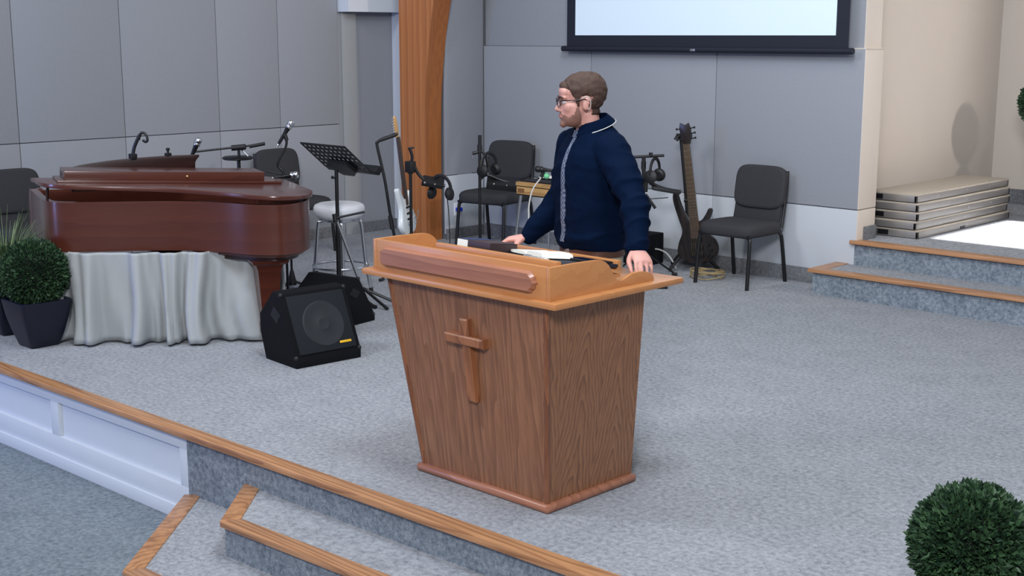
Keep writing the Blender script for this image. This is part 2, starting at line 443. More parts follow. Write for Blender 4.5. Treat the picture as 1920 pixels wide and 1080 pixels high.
# stage front: white panelled part and carpeted part behind the steps
wf = MB().prism([(XL, edge_y(XL) + 0.03), (-5.40, edge_y(-5.40) + 0.03), (-5.40, edge_y(-5.4) + 0.4), (XL, edge_y(XL) + 0.4)], 'z', HALL, -0.005)
wf = st(wf, 'wall_front', M['white_paint'])
def front_board(name, x0, x1, z0, z1, out, parent, mat):
    MB().prism([(x0, edge_y(x0) + 0.03 - out), (x1, edge_y(x1) + 0.03 - out), (x1, edge_y(x1) + 0.035), (x0, edge_y(x0) + 0.035)], 'z', z0, z1, bev=0.003).build(name, mat, parent)
front_board('top_rail', XL, -5.40, -0.095, -0.025, 0.022, wf, M['white_paint'])
front_board('bottom_rail', XL, -5.40, -0.40, -0.29, 0.022, wf, M['white_paint'])
front_board('baseboard', XL, -5.40, HALL, -0.40, 0.036, wf, M['white_paint'])
for xs in (-11.2, -9.7, -8.2, -6.70, -5.44):
    front_board('stile', xs - 0.04, xs + 0.04, -0.29, -0.095, 0.0215, wf, M['white_paint'])
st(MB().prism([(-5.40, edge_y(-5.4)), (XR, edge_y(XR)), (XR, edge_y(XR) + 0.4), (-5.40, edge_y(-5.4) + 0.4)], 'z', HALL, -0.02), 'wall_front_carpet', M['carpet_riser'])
st(MB().prism([(XL, edge_y(XL) - 0.03), (XR, edge_y(XR) - 0.03), (XR, edge_y(XR) + 0.06), (XL, edge_y(XL) + 0.06)], 'z', -0.024, 0.006, bev=0.008), 'trim_1', M['nosing'])


def front_step(idx, bx, by, fx, fy, z, slope, name):
    """a carpeted step with splayed left end and an oak border"""
    x1 = 0.6
    fy1 = fy + slope * (x1 - fx)
    s_ = st(MB().prism([(bx, by), (fx, fy), (x1, fy1), (x1, edge_y(x1) + 0.02), (bx + 0.05, edge_y(bx) + 0.02)], 'z', HALL, z), name, M['carpet'])
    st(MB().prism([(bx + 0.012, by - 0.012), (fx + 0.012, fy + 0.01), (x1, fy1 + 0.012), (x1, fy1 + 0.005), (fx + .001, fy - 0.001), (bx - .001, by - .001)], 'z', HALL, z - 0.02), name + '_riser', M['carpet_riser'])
    d = Vector((fx - bx, fy - by, 0)).normalized(); n = Vector((d.y, -d.x, 0))
    if n.x > 0: n = -n
    w = 0.085
    o1 = Vector((bx, by, 0)) + n * 0.02; i1 = Vector((bx, by, 0)) - n * (w - 0.02)
    # outer front line and inner front line
    of = Vector((fx, fy - 0.022, 0)) + n * 0.02
    inn = Vector((fx, fy, 0)) - n * (w - 0.02); k = (w - 0.02 - (inn.y - fy) + slope * (inn.x - fx)) / max(1e-4, (-d.y + slope * d.x)) if False else 0
    # intersect inner side line with inner front line y = fy + w-0.02 + slope (x-fx)
    t = ((fy + w - 0.022 + slope * (i1.x - fx)) - i1.y) / (d.y - slope * d.x)
    ii = i1 + d * t
    t2 = ((fy - 0.022 + slope * (o1.x - fx)) - o1.y) / (d.y - slope * d.x)
    oo = o1 + d * t2
    m = MB().prism([(o1.x, o1.y), (oo.x, oo.y), (ii.x, ii.y), (i1.x, i1.y)], 'z', z - 0.022, z + 0.006, bev=0.006)
    side = m.build('trim_%d' % idx, M['nosing_side'])
    side['kind'] = 'structure'
    m = MB().prism([(oo.x, oo.y), (x1, fy1 - 0.022), (x1, fy1 + w - 0.022), (ii.x, ii.y)], 'z', z - 0.022, z + 0.006, bev=0.006)
    fr = m.build('trim_%d' % (idx + 1), M['nosing']); fr['kind'] = 'structure'


M['nosing_side'] = wood('oak_nosing_side', srgb(176, 128, 88), srgb(186, 136, 94), srgb(150, 104, 70), rings=24, stretch=(0.5, 0.5, 1), turb=0.5, rough=0.4)
front_step(2, -4.93, 3.30, -4.60, 2.95, -0.155, 0.06, 'floor_step_upper')
front_step(4, -5.38, 3.25, -4.76, 2.57, -0.312, 0.06, 'floor_step_lower')

# right hand steps and raised corridor
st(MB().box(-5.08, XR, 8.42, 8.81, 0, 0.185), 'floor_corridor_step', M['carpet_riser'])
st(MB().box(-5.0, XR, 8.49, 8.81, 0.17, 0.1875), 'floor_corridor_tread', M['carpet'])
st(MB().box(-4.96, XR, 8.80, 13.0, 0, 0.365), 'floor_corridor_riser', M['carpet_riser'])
st(MB().box(-5.6, XR, 8.88, 13.0, 0.35, 0.3675), 'floor_corridor', M['carpet'])
st(MB().prism([(-5.11, 8.39), (XR, 8.39), (XR, 8.485), (-5.0, 8.485), (-5.0, 8.80), (-5.11, 8.80)], 'z', 0.165, 0.194, bev=0.007), 'trim_6', M['nosing'])
st(MB().box(-4.99, XR, 8.765, 8.87, 0.347, 0.375, bev=0.007), 'trim_7', M['nosing'])

# back wall with fabric panels
TOP = 4.6
bw = st(MB().box(-9.1, -4.96, 8.822, 9.05, 0, 1.80).box(-9.1, -4.99, 8.85, 9.05, 1.80, TOP), 'wall_back', M['wall_core'])
xs = [-8.955, -7.61, -6.275, -4.95]
for a, b in zip(xs, xs[1:]):
    MB().box(a + 0.003, b - 0.003, 8.80, 8.825, 0.05, 0.600, bev=0.002).build('lower_panel', M['lower_wall'], bw)
    MB().box(a + 0.003, b - 0.003, 8.80, 8.825, 0.607, 1.795, bev=0.002).build('wall_panel', M['fabric_wall'], bw)
    MB().box(a + 0.003, b - 0.03, 8.825, 8.855, 1.80, TOP, bev=0.002).build('wall_panel', M['fabric_wall'], bw)
MB().box(-4.965, -4.945, 8.802, 9.06, 0.36, 0.600, bev=0.002).build('return_panel', M['beige'], bw)
MB().box(-4.965, -4.945, 8.802, 9.06, 0.607, 1.795, bev=0.002).build('return_panel', M['beige'], bw)
MB().box(-4.995, -4.97, 8.83, 9.06, 1.80, TOP).build('return_panel', M['beige'], bw)
MB().box(-5.05, -4.94, 8.80, 9.065, 1.795, 1.803).build('cap', M['beige'], bw)
st(MB().box(-8.95, -5.09, 8.785, 8.80, 0, 0.115, bev=0.003), 'baseboard_back', M['carpet_base'])
st(MB().box(-4.945, -4.93, 8.89, 9.06, 0.3675, 0.47, bev=0.003), 'baseboard_return', M['carpet_base'])
# corridor walls
st(MB().box(-5.55, -5.3, 9.05, 12.9, 0.3, TOP), 'wall_corridor', M['beige'])
st(MB().box(-5.55, XR, 11.86, 12.1, 0.3, TOP), 'wall_corridor_end', M['beige'])
st(MB().box(-5.29, XR, 11.83, 11.86, 0.3675, 0.50, bev=0.003), 'baseboard_corridor', M['carpet_base'])

# short return wall at the deep corner, and the left wall
sw = st(MB().box(-9.2, -8.985, 8.32, 8.85, 0, TOP), 'wall_left_return', M['wall_core'])
MB().box(-8.99, -8.96, 8.31, 8.80, 0.05, 0.600, bev=0.002).build('lower_panel', M['lower_wall'], sw)
MB().box(-8.99, -8.96, 8.31, 8.80, 0.607, TOP, bev=0.002).build('wall_panel', M['fabric_wall'], sw)
st(MB().box(-8.96, -8.945, 8.30, 8.785, 0, 0.10, bev=0.003), 'baseboard_return_left', M['carpet_base'])
lw = st(MB().box(-10.25, -9.90, 2.0, 7.78, -0.01, TOP), 'wall_left', M['wall_core'])
ys = [2.85, 3.74, 4.63, 5.54, 6.455, 7.10, 7.78]
for a, b in zip(ys, ys[1:]):
    MB().box(-9.90, -9.865, a + 0.003, b - 0.003, 0.06, 1.065, bev=0.002).build('lower_panel', M['fabric_wall'], lw)
    MB().box(-9.90, -9.865, a + 0.003, b - 0.003, 1.071, TOP, bev=0.002).build('wall_panel', M['fabric_wall'], lw)
st(MB().box(-9.865, -9.85, 2.9, 7.78, 0, 0.10, bev=0.003), 'baseboard_left', M['carpet_base'])
# recess with white header and jamb beside the laminated post
st(MB().box(-10.15, -9.885, 7.78, 8.47, 0, TOP), 'wall_recess', M['fabric_wall'])
st(MB().box(-9.89, -9.862, 7.83, 8.00, 0, 2.11, bev=.003), 'trim_8', M['grey_paint'])
st(MB().box(-9.89, -9.72, 7.80, 8.44, 2.11, TOP), 'trim_9', M['white_paint'])
st(MB().box(-10.12, -8.97, 8.465, 8.65, 0, TOP), 'trim_10', M['white_paint'])
st(MB().box(-9.89, -9.855, 8.0, 8.465, 0, 0.10), 'baseboard_recess', M['carpet_base'])



# laminated timber post that curves into an arch
def arch_off(z): return 0.0 if z < 1.0 else 0.105 * (z - 1.0) ** 2
def build_post():
    root = thing('laminated_arch_post', 'tall honey laminated timber post curving outward at its top beside the white jamb', 'post', (-9.2, 8.22, 0))
    root['kind'] = 'structure'
    del root['category']
    lam = 8
    zs = [0, 0.5, 1.0, 1.3, 1.6, 1.9, 2.2, 2.5, 2.8, 3.2, 3.6, 4.0, 4.4]
    x0, x1 = -0.21, 0.19
    for i in range(lam):
        a, b = i / lam, (i + 1) / lam
        pl = []
        for z in zs: pl.append((x0 + (x1 + arch_off(z) - x0) * a + 0.0005, z))
        for z in reversed(zs): pl.append((x0 + (x1 + arch_off(z) - x0) * b - 0.0005, z))
        t = MB().prism(pl, 'y', -0.075, 0.075)
        m = M['fir'] if i < lam - 1 else M['fir_edge2']
        t.build('lamination', m, root, smooth=25)
    core = [(x0 + 0.02, z) for z in zs] + [(x1 + arch_off(z) - 0.006, z) for z in reversed(zs)]
    MB().prism(core, 'y', -0.072, 0.072).build('core', M['fir_edge'], root, smooth=25)
    return root


M['fir_edge2'] = M['fir_edge']
build_post()

# projection screen
ps = thing('projection_screen', 'wide white projection screen with black border hanging on the back wall', 'screen', (-6.44, 8.72, 1.80))
MB().box(-1.385, 1.385, 0.0, 0.012, 0.0, 2.3).build('border', M['screen_black'], ps)
MB().box(-1.285, 1.285, -0.004, 0.002, 0.095, 2.22).build('screen_surface', M['screen_white'], ps)
MB().tube([(-1.435, 0.0, -0.02), (1.435, 0.0, -0.02)], 0.024, 12).build('weight_bar', M['screen_black'], ps)
MB().box(-0.025, 0.025, -0.03, -0.022, -0.032, -0.012, bev=0.002).build('badge', M['steel'], ps)


# ------------------------------------------------------------------ lectern
def build_lectern():
    r = thing('lectern', 'large tapered oak lectern with a wooden cross on its front', 'lectern', (-3.78, 3.90, 0))
    # front panel (tilted slab)
    def slab(quad, th):
        q = [Vector(p) for p in quad]; n = (q[1] - q[0]).cross(q[2] - q[0]).normalized() * th
        b = MB(); b.loft([[*q], [p - n for p in q]]); return b
    yt, yb, zt, zb = -0.31, -0.20, 0.885, 0.03
    xt, xb = 0.465, 0.372
    slab([(-xb, yb, zb), (xb, yb, zb), (xt, yt, zt), (-xt, yt, zt)], 0.02).build('front_panel', M['oak_front'], r, smooth=0)
    slab([(xb + .001, yb - .001, zb), (xb + .001, 0.335, zb), (xt + .001, 0.29, zt), (xt + .001, yt - .001, zt)], 0.02).build('side_panel', M['oak_side'], r, smooth=0)
    slab([(-xb - .001, 0.335, zb), (-xb - .001, yb - .001, zb), (-xt - .001, yt - .001, zt), (-xt - .001, 0.29, zt)], 0.02).build('side_panel', M['oak_side'], r, smooth=0)
    MB().box(-xb + .02, xb - .02, yb + .06, 0.29, 0.03, 0.05).build('bottom_shelf', M['oak_front'], r)
    for sx in (-1, 1):
        MB().tube([(sx * (xb - .004), yb + .004, zb), (sx * (xt - .004), yt + .004, zt)], .0125, 12).build('corner_post', M['corner_oak'], r, 60)
    # base moulding
    o = 0.026
    MB().prism([(-xb - o, yb - o), (xb + o, yb - o), (xb + o, 0.345), (-xb - o, 0.345)], 'z', 0, 0.035, bev=0.015).build('base_moulding', M['oak_rose'], r, smooth=60)
    # ledge and rim
    MB().box(-0.582, 0.556, -0.362, 0.435, 0.882, 0.908, bev=0.008).build('ledge', M['oak_light'], r)
    MB().box(-0.5015, 0.4915, -0.342, -0.322, 0.906, 1.040, bev=0.003).build('rim_front', M['oak_light'], r)
    pts = [(-0.455, 0.945), (-0.455, 1.0), (-0.43, 1.017), (0.42, 1.017), (0.428, 1.006), (0.436, 1.0), (0.440, 0.985), (0.448, 0.975), (0.440, 0.962), (0.436, 0.950), (0.426, 0.944), (0.42, 0.934), (-0.43, 0.934)]
    b = MB(); inn = [(p[0] * 0.985, 0.9755 + (p[1] - 0.9755) * 0.8) for p in pts]
    b.loft([[Vector((x, -0.341, z)) for x, z in pts], [Vector((x, -0.350, z)) for x, z in pts], [Vector((x, -0.366, z)) for x, z in inn]])
    b.build('plaque', M['oak_rose'], r, smooth=20)
    prof = [(-0.342, 1.040), (-0.20, 1.040), (-0.07, 1.036)]
    curve = smoothline([(-0.07, 1.036, 0), (-0.035, 1.030, 0), (0.0, 1.008, 0), (0.025, 0.975, 0), (0.05, 0.945, 0), (0.075, 0.936, 0), (0.105, 0.942, 0), (0.15, 0.955, 0), (0.21, 0.956, 0), (0.255, 0.945, 0), (0.285, 0.925, 0), (0.29, 0.906, 0)], 4)
    prof += [(p.x, p.y) for p in curve[1:]] + [(-0.342, 0.906)]
    for x in (-0.522, 0.492): MB().prism(prof, 'x', x, x + 0.02, bev=0.003).build('scroll_side', M['oak_light'], r)
    # reading slope
    MB().prism([(-0.258, 1.025), (0.085, 0.985), (0.085, 0.998), (-0.258, 1.040)], 'x', -0.19, 0.488).build('reading_slope', M['slope_pad'], r)
    MB().prism([(-0.285, 0.99), (-0.255, 0.99), (-0.255, 1.052), (-0.285, 1.052)], 'x', -0.19, 0.49, bev=0.004).build('slope_rail', M['oak_light'], r)
    MB().prism([(0.082, 0.975), (0.105, 0.975), (0.105, 1.012), (0.082, 1.012)], 'x', -0.19, 0.488, bev=0.003).build('slope_lip', M['oak_light'], r)
    MB().box(-0.19, -0.172, -0.258, 0.085, 0.906, 1.0).build('slope_support', M['oak_light'], r)
    MB().box(-0.19, 0.488, 0.02, 0.10, 0.945, 0.958).build('under_shelf', M['oak_light'], r)
    # cross
    cr = MB()
    cx, n = 0.012, Vector((0, -1, 0))
    sl = (yt - yb) / (zt - zb)
    def ypl(z): return yb + sl * (z - zb)
    def cbar(x0, x1, z0, z1, d):
        q = lambda x, z, k: Vector((x, ypl(z) - k, z))
        return [[q(x0, z0, -0.002), q(x1, z0, -0.002), q(x1, z1, -0.002), q(x0, z1, -0.002)], [q(x0, z0, d - .006), q(x1, z0, d - .006), q(x1, z1, d - .006), q(x0, z1, d - .006)],
                [q(x0 + .006, z0 + .006, d), q(x1 - .006, z0 + .006, d), q(x1 - .006, z1 - .006, d), q(x0 + .006, z1 - .006, d)]]
    MB().loft(cbar(cx - 0.023, cx + 0.023, 0.405, 0.765, 0.030)).build('cross_upright', M['cross'], r, smooth=0)
    MB().loft(cbar(cx - 0.112, cx + 0.112, 0.652, 0.694, 0.040)).build('cross_arm', M['cross'], r, smooth=0)
    return r


build_lectern()

SL = -math.atan(0.042 / 0.343)          # tilt of the reading slope
def slope_z(y): return 1.040 - 0.042 * (y + 0.258) / 0.343
def on_slope(x, y, rz):
    """placement on the reading slope (lectern-local x, y)"""
    return Matrix.Translation((-3.78 + x, 3.90 + y, slope_z(y) + 0.0015)) @ Matrix.Rotation(SL, 4, 'X') @ Matrix.Rotation(rz, 4, 'Z')


def place(o, m): o.matrix_world = m; return o


bk = place(thing('closed_book', 'closed dark brown book with a blue edged white end on the lectern', 'book'), on_slope(-0.035, -0.145, R(-6)))
MB().box(-0.095, 0.12, -0.07, 0.07, 0.0, 0.004, bev=.001).box(-0.095, 0.12, -0.07, 0.07, 0.03, 0.034, bev=.001).box(-0.095, 0.12, -0.073, -0.068, 0.0, 0.034, bev=.001).build('cover', M['leather'], bk)
MB().box(0.1125, 0.12, -0.07, 0.07, 0.0, 0.034).build('cover_edge', M['leather'], bk)
MB().box(-0.092, 0.112, -0.066, 0.062, 0.004, 0.030).build('page_block', M['page'], bk)
MB().box(-0.0955, -0.028, -0.0745, -0.0731, 0.002, 0.032).build('spine_label', M['page'], bk)
MB().box(-0.0965, -0.03, -0.071, 0.071, 0.0342, 0.0352).build('cover_band', M['blue_cover'], bk)

bb = place(thing('open_bible', 'thick open black-covered bible with white pages on the lectern', 'book'), on_slope(0.222, -0.08, R(-14)) @ Matrix.Scale(.88, 4))
def page_half(sgn, th):
    rings = []
    for y in (-0.085, 0.085):
        top = [(sgn * u * 0.135, y, 0.006 + th * (1 - (2 * u - 1.0) ** 4 * 0.35 - (0.75 if u == 0 else 0))) for u in (0, 0.08, 0.25, 0.5, 0.75, 0.95)]
        rings.append([Vector(p) for p in top] + [Vector((sgn * 0.137, y, 0.004)), Vector((0, y, 0.004))])
    return MB().loft(rings)
page_half(-1, 0.013).build('page_block', M['page'], bb, smooth=30)
page_half(1, 0.022).build('page_block', M['page'], bb, smooth=30)
MB().prism([(-0.150, 0.012), (-0.146, 0.016), (-0.12, 0.003), (0.0, 0.0035), (0.142, 0.003), (0.142, 0), (-0.125, 0)], 'y', -0.092, 0.092).build('cover', M['black_leather'], bb, smooth=30)
tb = place(thing('tablet', 'thin dark blue tablet lying beside the open bible', 'tablet'), on_slope(0.40, 0.005, R(-3)))
MB().box(-0.085, 0.08, -0.06, 0.06, 0, 0.008, bev=0.003).build('case', M['black_plastic'], tb)
MB().box(-0.078, 0.073, -0.053, 0.053, 0.0081, 0.0092).build('screen', M['glass_black'], tb)
pn = place(thing('pen', 'slim silver pen lying below the open bible', 'pen'), on_slope(0.31, -0.205, R(-4)))
MB().tube([(-0.07, 0, 0.005), (0.05, 0, 0.005), (0.066, 0, 0.005), (0.074, 0, 0.004)], [0.004, 0.004, 0.003, 0.0008], 8).build('barrel', M['chrome'], pn)
MB().box(-0.07, -0.03, -0.001, 0.001, 0.009, 0.011).build('clip', M['steel'], pn)


# ------------------------------------------------------------------ person
def remeshed(mb, voxel, smooth_it=4, name='tmp'):
    me = bpy.data.meshes.new(name); mb.bm.to_mesh(me); mb.bm.free()
    o = bpy.data.objects.new(name, me); COL.objects.link(o)
    m = o.modifiers.new('r', 'REMESH'); m.mode = 'VOXEL'; m.voxel_size = voxel; m.use_smooth_shade = True
    if smooth_it:
        s = o.modifiers.new('s', 'SMOOTH'); s.factor = 0.5; s.iterations = smooth_it
    dg = bpy.context.evaluated_depsgraph_get(); dg.update()
    out = bpy.data.meshes.new_from_object(o.evaluated_get(dg))
    bpy.data.objects.remove(o); bpy.data.meshes.remove(me)
    return out


def sring(cx, cy, z, rx, ry, n=28, e=2.4, tilt=0.0):
    out = []
    for k in range(n):
        a = 2 * math.pi * k / n; c, s = math.cos(a), math.sin(a)
        out.append(Vector((cx + rx * abs(c) ** (2 / e) * (1 if c > 0 else -1), cy + ry * abs(s) ** (2 / e) * (1 if s > 0 else -1), z + tilt * s)))
    return out


def limb(mb, pts, rads, seg=16):
    """tapered limb with rounded ends"""
    P = smoothline(pts, 6); n = len(P)
    rr = []
    for i in range(n):
        t = i / (n - 1) * (len(rads) - 1); k = min(int(t), len(rads) - 2); f = t - k
        rr.append(rads[k] * (1 - f) + rads[k + 1] * f)
    mb.tube(P, rr, seg); mb.ell(P[0], rr[0] * 0.98, 14); mb.ell(P[-1], rr[-1] * 0.98, 14)


def hand(mb, wrist, d, n, side, curl, spread=0.05, thumb_in=0.5, sc=1.0):
    """wrist point, direction to the knuckles, back-of-hand normal, side = towards the thumb; curl = bend of each finger joint"""
    d = Vector(d).normalized(); n = Vector(n); n = (n - d * n.dot(d)).normalized(); s = d.cross(n)
    if s.dot(Vector(side)) < 0: s = -s
    W_ = Vector(wrist)
    def sec(t, w, h, off=0.0):
        c = W_ + d * t + s * off
        return [c + s * (w * math.cos(2 * math.pi * k / 16)) + n * (h * math.sin(2 * math.pi * k / 16)) for k in range(16)]
    mb.loft([sec(-0.03 * sc, 0.028, 0.021), sec(0, 0.029, 0.020), sec(0.03 * sc, 0.037, 0.019), sec(0.06 * sc, 0.043, 0.017), sec(0.088 * sc, 0.042, 0.014), sec(0.098 * sc, 0.036, 0.009)])
    L = [(0.030, 0.043, 0.027, 0.020, 0.0092), (0.010, 0.047, 0.030, 0.021, 0.0095), (-0.0115, 0.044, 0.028, 0.021, 0.0090), (-0.0315, 0.034, 0.022, 0.018, 0.0080)]
    for i, (o, a, b, c, r) in enumerate(L):
        p = W_ + d * (0.072 * sc) + s * o
        p1 = W_ + d * ((0.096 - 0.006 * abs(i - 1)) * sc) + s * (o * 1.12)
        dirv = (d + s * (o * 4 * spread / 0.2)).normalized()
        pts = [p, p1]; q = p1
        ang = 0
        for j, ln in enumerate((a, b, c)):
            ang += curl[j] * (1 + 0.06 * i)
            v = dirv * math.cos(ang) - n * math.sin(ang)
            q = q + v * ln * sc; pts.append(q)
        mb.tube(smoothline(pts, 3), [r * 1.05 * (1 - 0.3 * k / (len(pts) * 3 - 3)) for k in range(len(pts) * 3 - 2)], 10)
        mb.ell(pts[-1], r * 0.75, 10)
    b0 = W_ + d * 0.022 * sc + s * 0.026
    v1 = (d * 0.62 + s * (0.75 - 0.5 * thumb_in) - n * (0.25 + 0.35 * thumb_in)).normalized()
    b1 = b0 + v1 * 0.042 * sc
    v2 = (d * 0.85 + s * (0.25 - 0.45 * thumb_in) - n * (0.3 * thumb_in + .1)).normalized()
    b2 = b1 + v2 * 0.032 * sc; b3 = b2 + (v2 + d * 0.2 - n * 0.1).normalized() * 0.026 * sc
    mb.tube(smoothline([b0, b1, b2, b3], 3), [0.016, 0.0145, 0.013, 0.012, 0.0115, 0.011, 0.0105, 0.010, 0.009, 0.0075], 10)
    mb.ell(b3, 0.0075, 10)


PR = R(-20)                      # facing of the trunk (facing -Y locally)
PLOC = Vector((-3.855, 4.465, 0))
def to_local(p): return Matrix.Rotation(-PR, 3, 'Z') @ (Vector(p) - PLOC)
def dir_local(p): return Matrix.Rotation(-PR, 3, 'Z') @ Vector(p)


def build_person():
    r = thing('person', 'bearded man in glasses and a navy shirt standing with both hands on the lectern', 'person', PLOC, PR)
    SHL, SHR = Vector((0.185, 0.005, 1.395)), Vector((-0.185, 0.005, 1.395))
    WL = to_local((-3.395, 4.235, 1.015)); WRt = to_local((-4.19, 4.40, 0.965))
    EL = (SHL + WL) / 2 + Vector((0.045, 0.02, -0.01)); ER = (SHR + WRt) / 2 + Vector((0.0, 0.055, -0.035))
    HM = Matrix.Translation((0.0, -0.06, 1.605)) @ Matrix.Rotation(R(-20), 4, 'Z') @ Matrix.Scale(.94, 4) @ Matrix.Rotation(R(2), 4, 'X')
    body = MB()
    torso = [(0.80, .012, .130, .095), (0.88, .012, .158, .105), (0.95, .008, .158, .105), (1.05, .0, .145, .098), (1.15, -.003, .152, .104), (1.25, -.004, .165, .110), (1.34, .0, .170, .106), (1.40, .006, .155, .092), (1.445, .012, .105, .074), (1.48, .012, .062, .060)]
    body.loft([sring(0, c, z, a, b) for z, c, a, b in torso])
    limb(body, [(0, 0.012, 1.40), (0, -0.01, 1.47), (0, -0.03, 1.56)], [.062, .058, .056])
    limb(body, [SHL + Vector((-0.03, 0, 0)), SHL, EL, WL], [.06, .058, .042, .028]); limb(body, [SHR + Vector((0.03, 0, 0)), SHR, ER, WRt], [.06, .058, .042, .028])
    hips = [((-0.088, .012, 0.86), (-0.10, -.015, 0.47), (-0.105, .025, 0.085)), ((0.088, .012, 0.86), (0.10, -.02, 0.47), (0.105, .02, 0.085))]
    for h in hips: limb(body, h, [.085, .058, .04])
    for sx in (-1, 1): body.ell((sx * 0.107, -0.04, 0.045), (.043, .115, .036))
    hd = MB()
    hd.ell((0, .020, .040), (.0755, .098, .083), 32); hd.ell((0, -.030, -.030), (.060, .064, .085), 32)
    hd.ell((0, -.034, -.072), (.050, .056, .043), 24); hd.ell((0, -.082, -.098), (.022, .017, .017), 16)
    hd.ell((0, -.078, .026), (.052, .022, .013), 20); hd.ell((0, -.074, .052), (.052, .026, .032), 20)
    hd.tube([(0, -.090, .014), (0, -.100, -.008), (0, -.112, -.030), (0, -.106, -.036)], [.008, .0095, .0125, .009], 12)
    for sx in (-1, 1):
        hd.ell((sx * .010, -.099, -.033), (.009, .010, .008), 12)
        hd.ell((sx * .034, -.058, -.022), (.026, .026, .030), 16)
        hd.ell((sx * .077, .016, -.008), (.008, .018, .031), 16); hd.ell((sx * .080, .026, .006), (.007, .012, .020), 12)
    hd.ell((0, -.092, -.056), (.022, .010, .007), 16); hd.ell((0, -.090, -.066), (.020, .010, .007), 16)
    bmesh.ops.transform(hd.bm, matrix=HM, verts=hd.bm.verts); body._merge(hd.bm)
    # left hand: palm on the lectern's scroll, fingers hanging over its outer face
    hand(body, WL, dir_local((0.62, -0.42, -0.34)), dir_local((0.35, -0.15, 1)), dir_local((-0.5, -1, 0)), (0.55, 0.55, 0.35), 0.05, 0.6)
    # right hand: half closed, resting on the ledge
    hand(body, WRt, dir_local((-0.716, -0.60, -0.12)), dir_local((-0.2, -0.1, 1)), dir_local((0.5, -0.8, -.3)), (0.55, 0.75, 0.6), 0.03, 0.8)
    me = remeshed(body, 0.0046, 5, 'body')
    inv = HM.inverted()
    link(me, 'body', M['skin'], r, 0); me.shade_smooth()

    # hair and beard: shells lifted off the head
    def lerp(tab, x):
        if x <= tab[0][0]: return tab[0][1]
        for (a, b), (c, d) in zip(tab, tab[1:]):
            if x <= c: return b + (d - b) * (x - a) / (c - a)
        return tab[-1][1]
    hz = [(-.12, .074), (-.075, .070), (-.052, .060), (-.044, .034), (-.032, .022), (-.024, -.016), (-.010, -.022), (-.004, .030), (.030, .034), (.040, .0), (.046, -.058), (.12, -.068)]
    bz = [(-.13, -.036), (-.098, -.038), (-.085, -.050), (-.065, -.064), (-.040, -.052), (-.026, -.018), (-.012, -.018), (.0, -.06), (.004, -.30)]

    def shell(name, mat, pred, thick, amp, fr, sm=0):
        b = bmesh.new(); b.from_mesh(me)
        b.verts.ensure_lookup_table()
        loc = {v: inv @ v.co for v in b.verts}
        mg = {v: pred(loc[v]) for v in b.verts}
        kill = [f for f in b.faces if min(mg[v] for v in f.verts) < -0.004]
        bmesh.ops.delete(b, geom=kill, context='FACES')
        b.normal_update()
        off = {}
        for v in b.verts:
            p = loc[v]; m = mg[v]
            if m is None: continue
            t = thick(p) * max(0.0, min(1.0, (m + 0.003) / 0.014))
            off[v] = v.co + v.normal * (t + amp * noise.noise(p * fr) * min(1, max(0, m / .01)) - (0.0035 if m < 0 else 0))
        for v, c in off.items(): v.co = c
        for _ in range(sm): bmesh.ops.smooth_vert(b, verts=[v for v in b.verts if not v.is_boundary], factor=0.5, use_axis_x=True, use_axis_y=True, use_axis_z=True)
        m2 = bpy.data.meshes.new(name); b.to_mesh(m2); b.free()
        o = link(m2, name, mat, r, 0); m2.shade_smooth(); return o

    def hp(p):
        if p.z < -.09 or p.y > .14 or p.z > .2: return -1
        if p.z < -0.12: return -1
        if abs(p.x) > .0705 and -.006 < p.y < .046 and -.046 < p.z < .026: return -1
        return p.z - lerp(hz, p.y)
    shell('hair', M['hair'], hp, lambda p: 0.006 + 0.014 * max(0, min(1, (p.z - .03) / .07)) + 0.004 * max(0, min(1, p.y / .08)), 0.006, 60, 3)

    def bp(p):
        if p.z < -.130 or abs(p.x) > .09: return -1
        lip = (abs(p.x) / .021) ** 2 + ((p.z + .061) / .0075) ** 2
        m = lerp(bz, p.y) - p.z + 0.007 * noise.noise(p * 190) + 0.003 * noise.noise(p * 70)
        if p.y < -.06: m = min(m, (lip - 1) * .01)
        return min(m, p.z + .124, .006 - p.y)
    shell('beard', M['beard'], bp, lambda p: 0.0018, 0.0010, 160)
    lm = MB().ell((0, -.0935, -.0565), (.019, .0098, .0055), 16).ell((0, -.0925, -.0655), (.017, .0098, .0055), 16)
    bmesh.ops.transform(lm.bm, matrix=HM, verts=lm.bm.verts); lm.build('lips', M['lips'], r, 60)
    for sx in (-1, 1):
        e = MB().ell((sx * .031, -.0805, .004), .0115, 16); bmesh.ops.transform(e.bm, matrix=HM, verts=e.bm.verts); eo = e.build('eye', M['eye'], r, 80)
        e = MB().ell((sx * .0315, -.0895, .004), (.0052, .0032, .0052), 12); bmesh.ops.transform(e.bm, matrix=HM, verts=e.bm.verts); e.build('iris', M['iris'], eo, 80)
        e = MB().tube(smoothline([(sx * .012, -.100, .024), (sx * .030, -.099, .031), (sx * .050, -.086, .025)], 4), [.003, .004, .0045, .0045, .0045, .0045, .004, .0035, .0025], 8)
        bmesh.ops.transform(e.bm, matrix=HM, verts=e.bm.verts); e.build('eyebrow', M['hair'], r, 60)
    # glasses
    g = MB()
    for sx in (-1, 1):
        rim = [(sx * (.033 + .026 * math.cos(a)), -.108 + .006 * ((.026 * math.cos(a) + .026) / .05) ** 2, .002 + .0185 * math.sin(a) * (1.0 if math.sin(a) < 0 else .95)) for a in [2 * math.pi * k / 20 for k in range(20)]]
        g.tube(rim, 0.0021, 8, closed=True)
        top = [p for p in rim if p[2] > .006]
        g.tube(sorted(top), 0.0046, 8)
        g.tube([(sx * .059, -.101, .014), (sx * .072, -.088, .014), (sx * .079, -.03, .014), (sx * .083, .012, .018), (sx * .084, .03, .006)], [.0038, .0036, .003, .0026, .0022], 8)
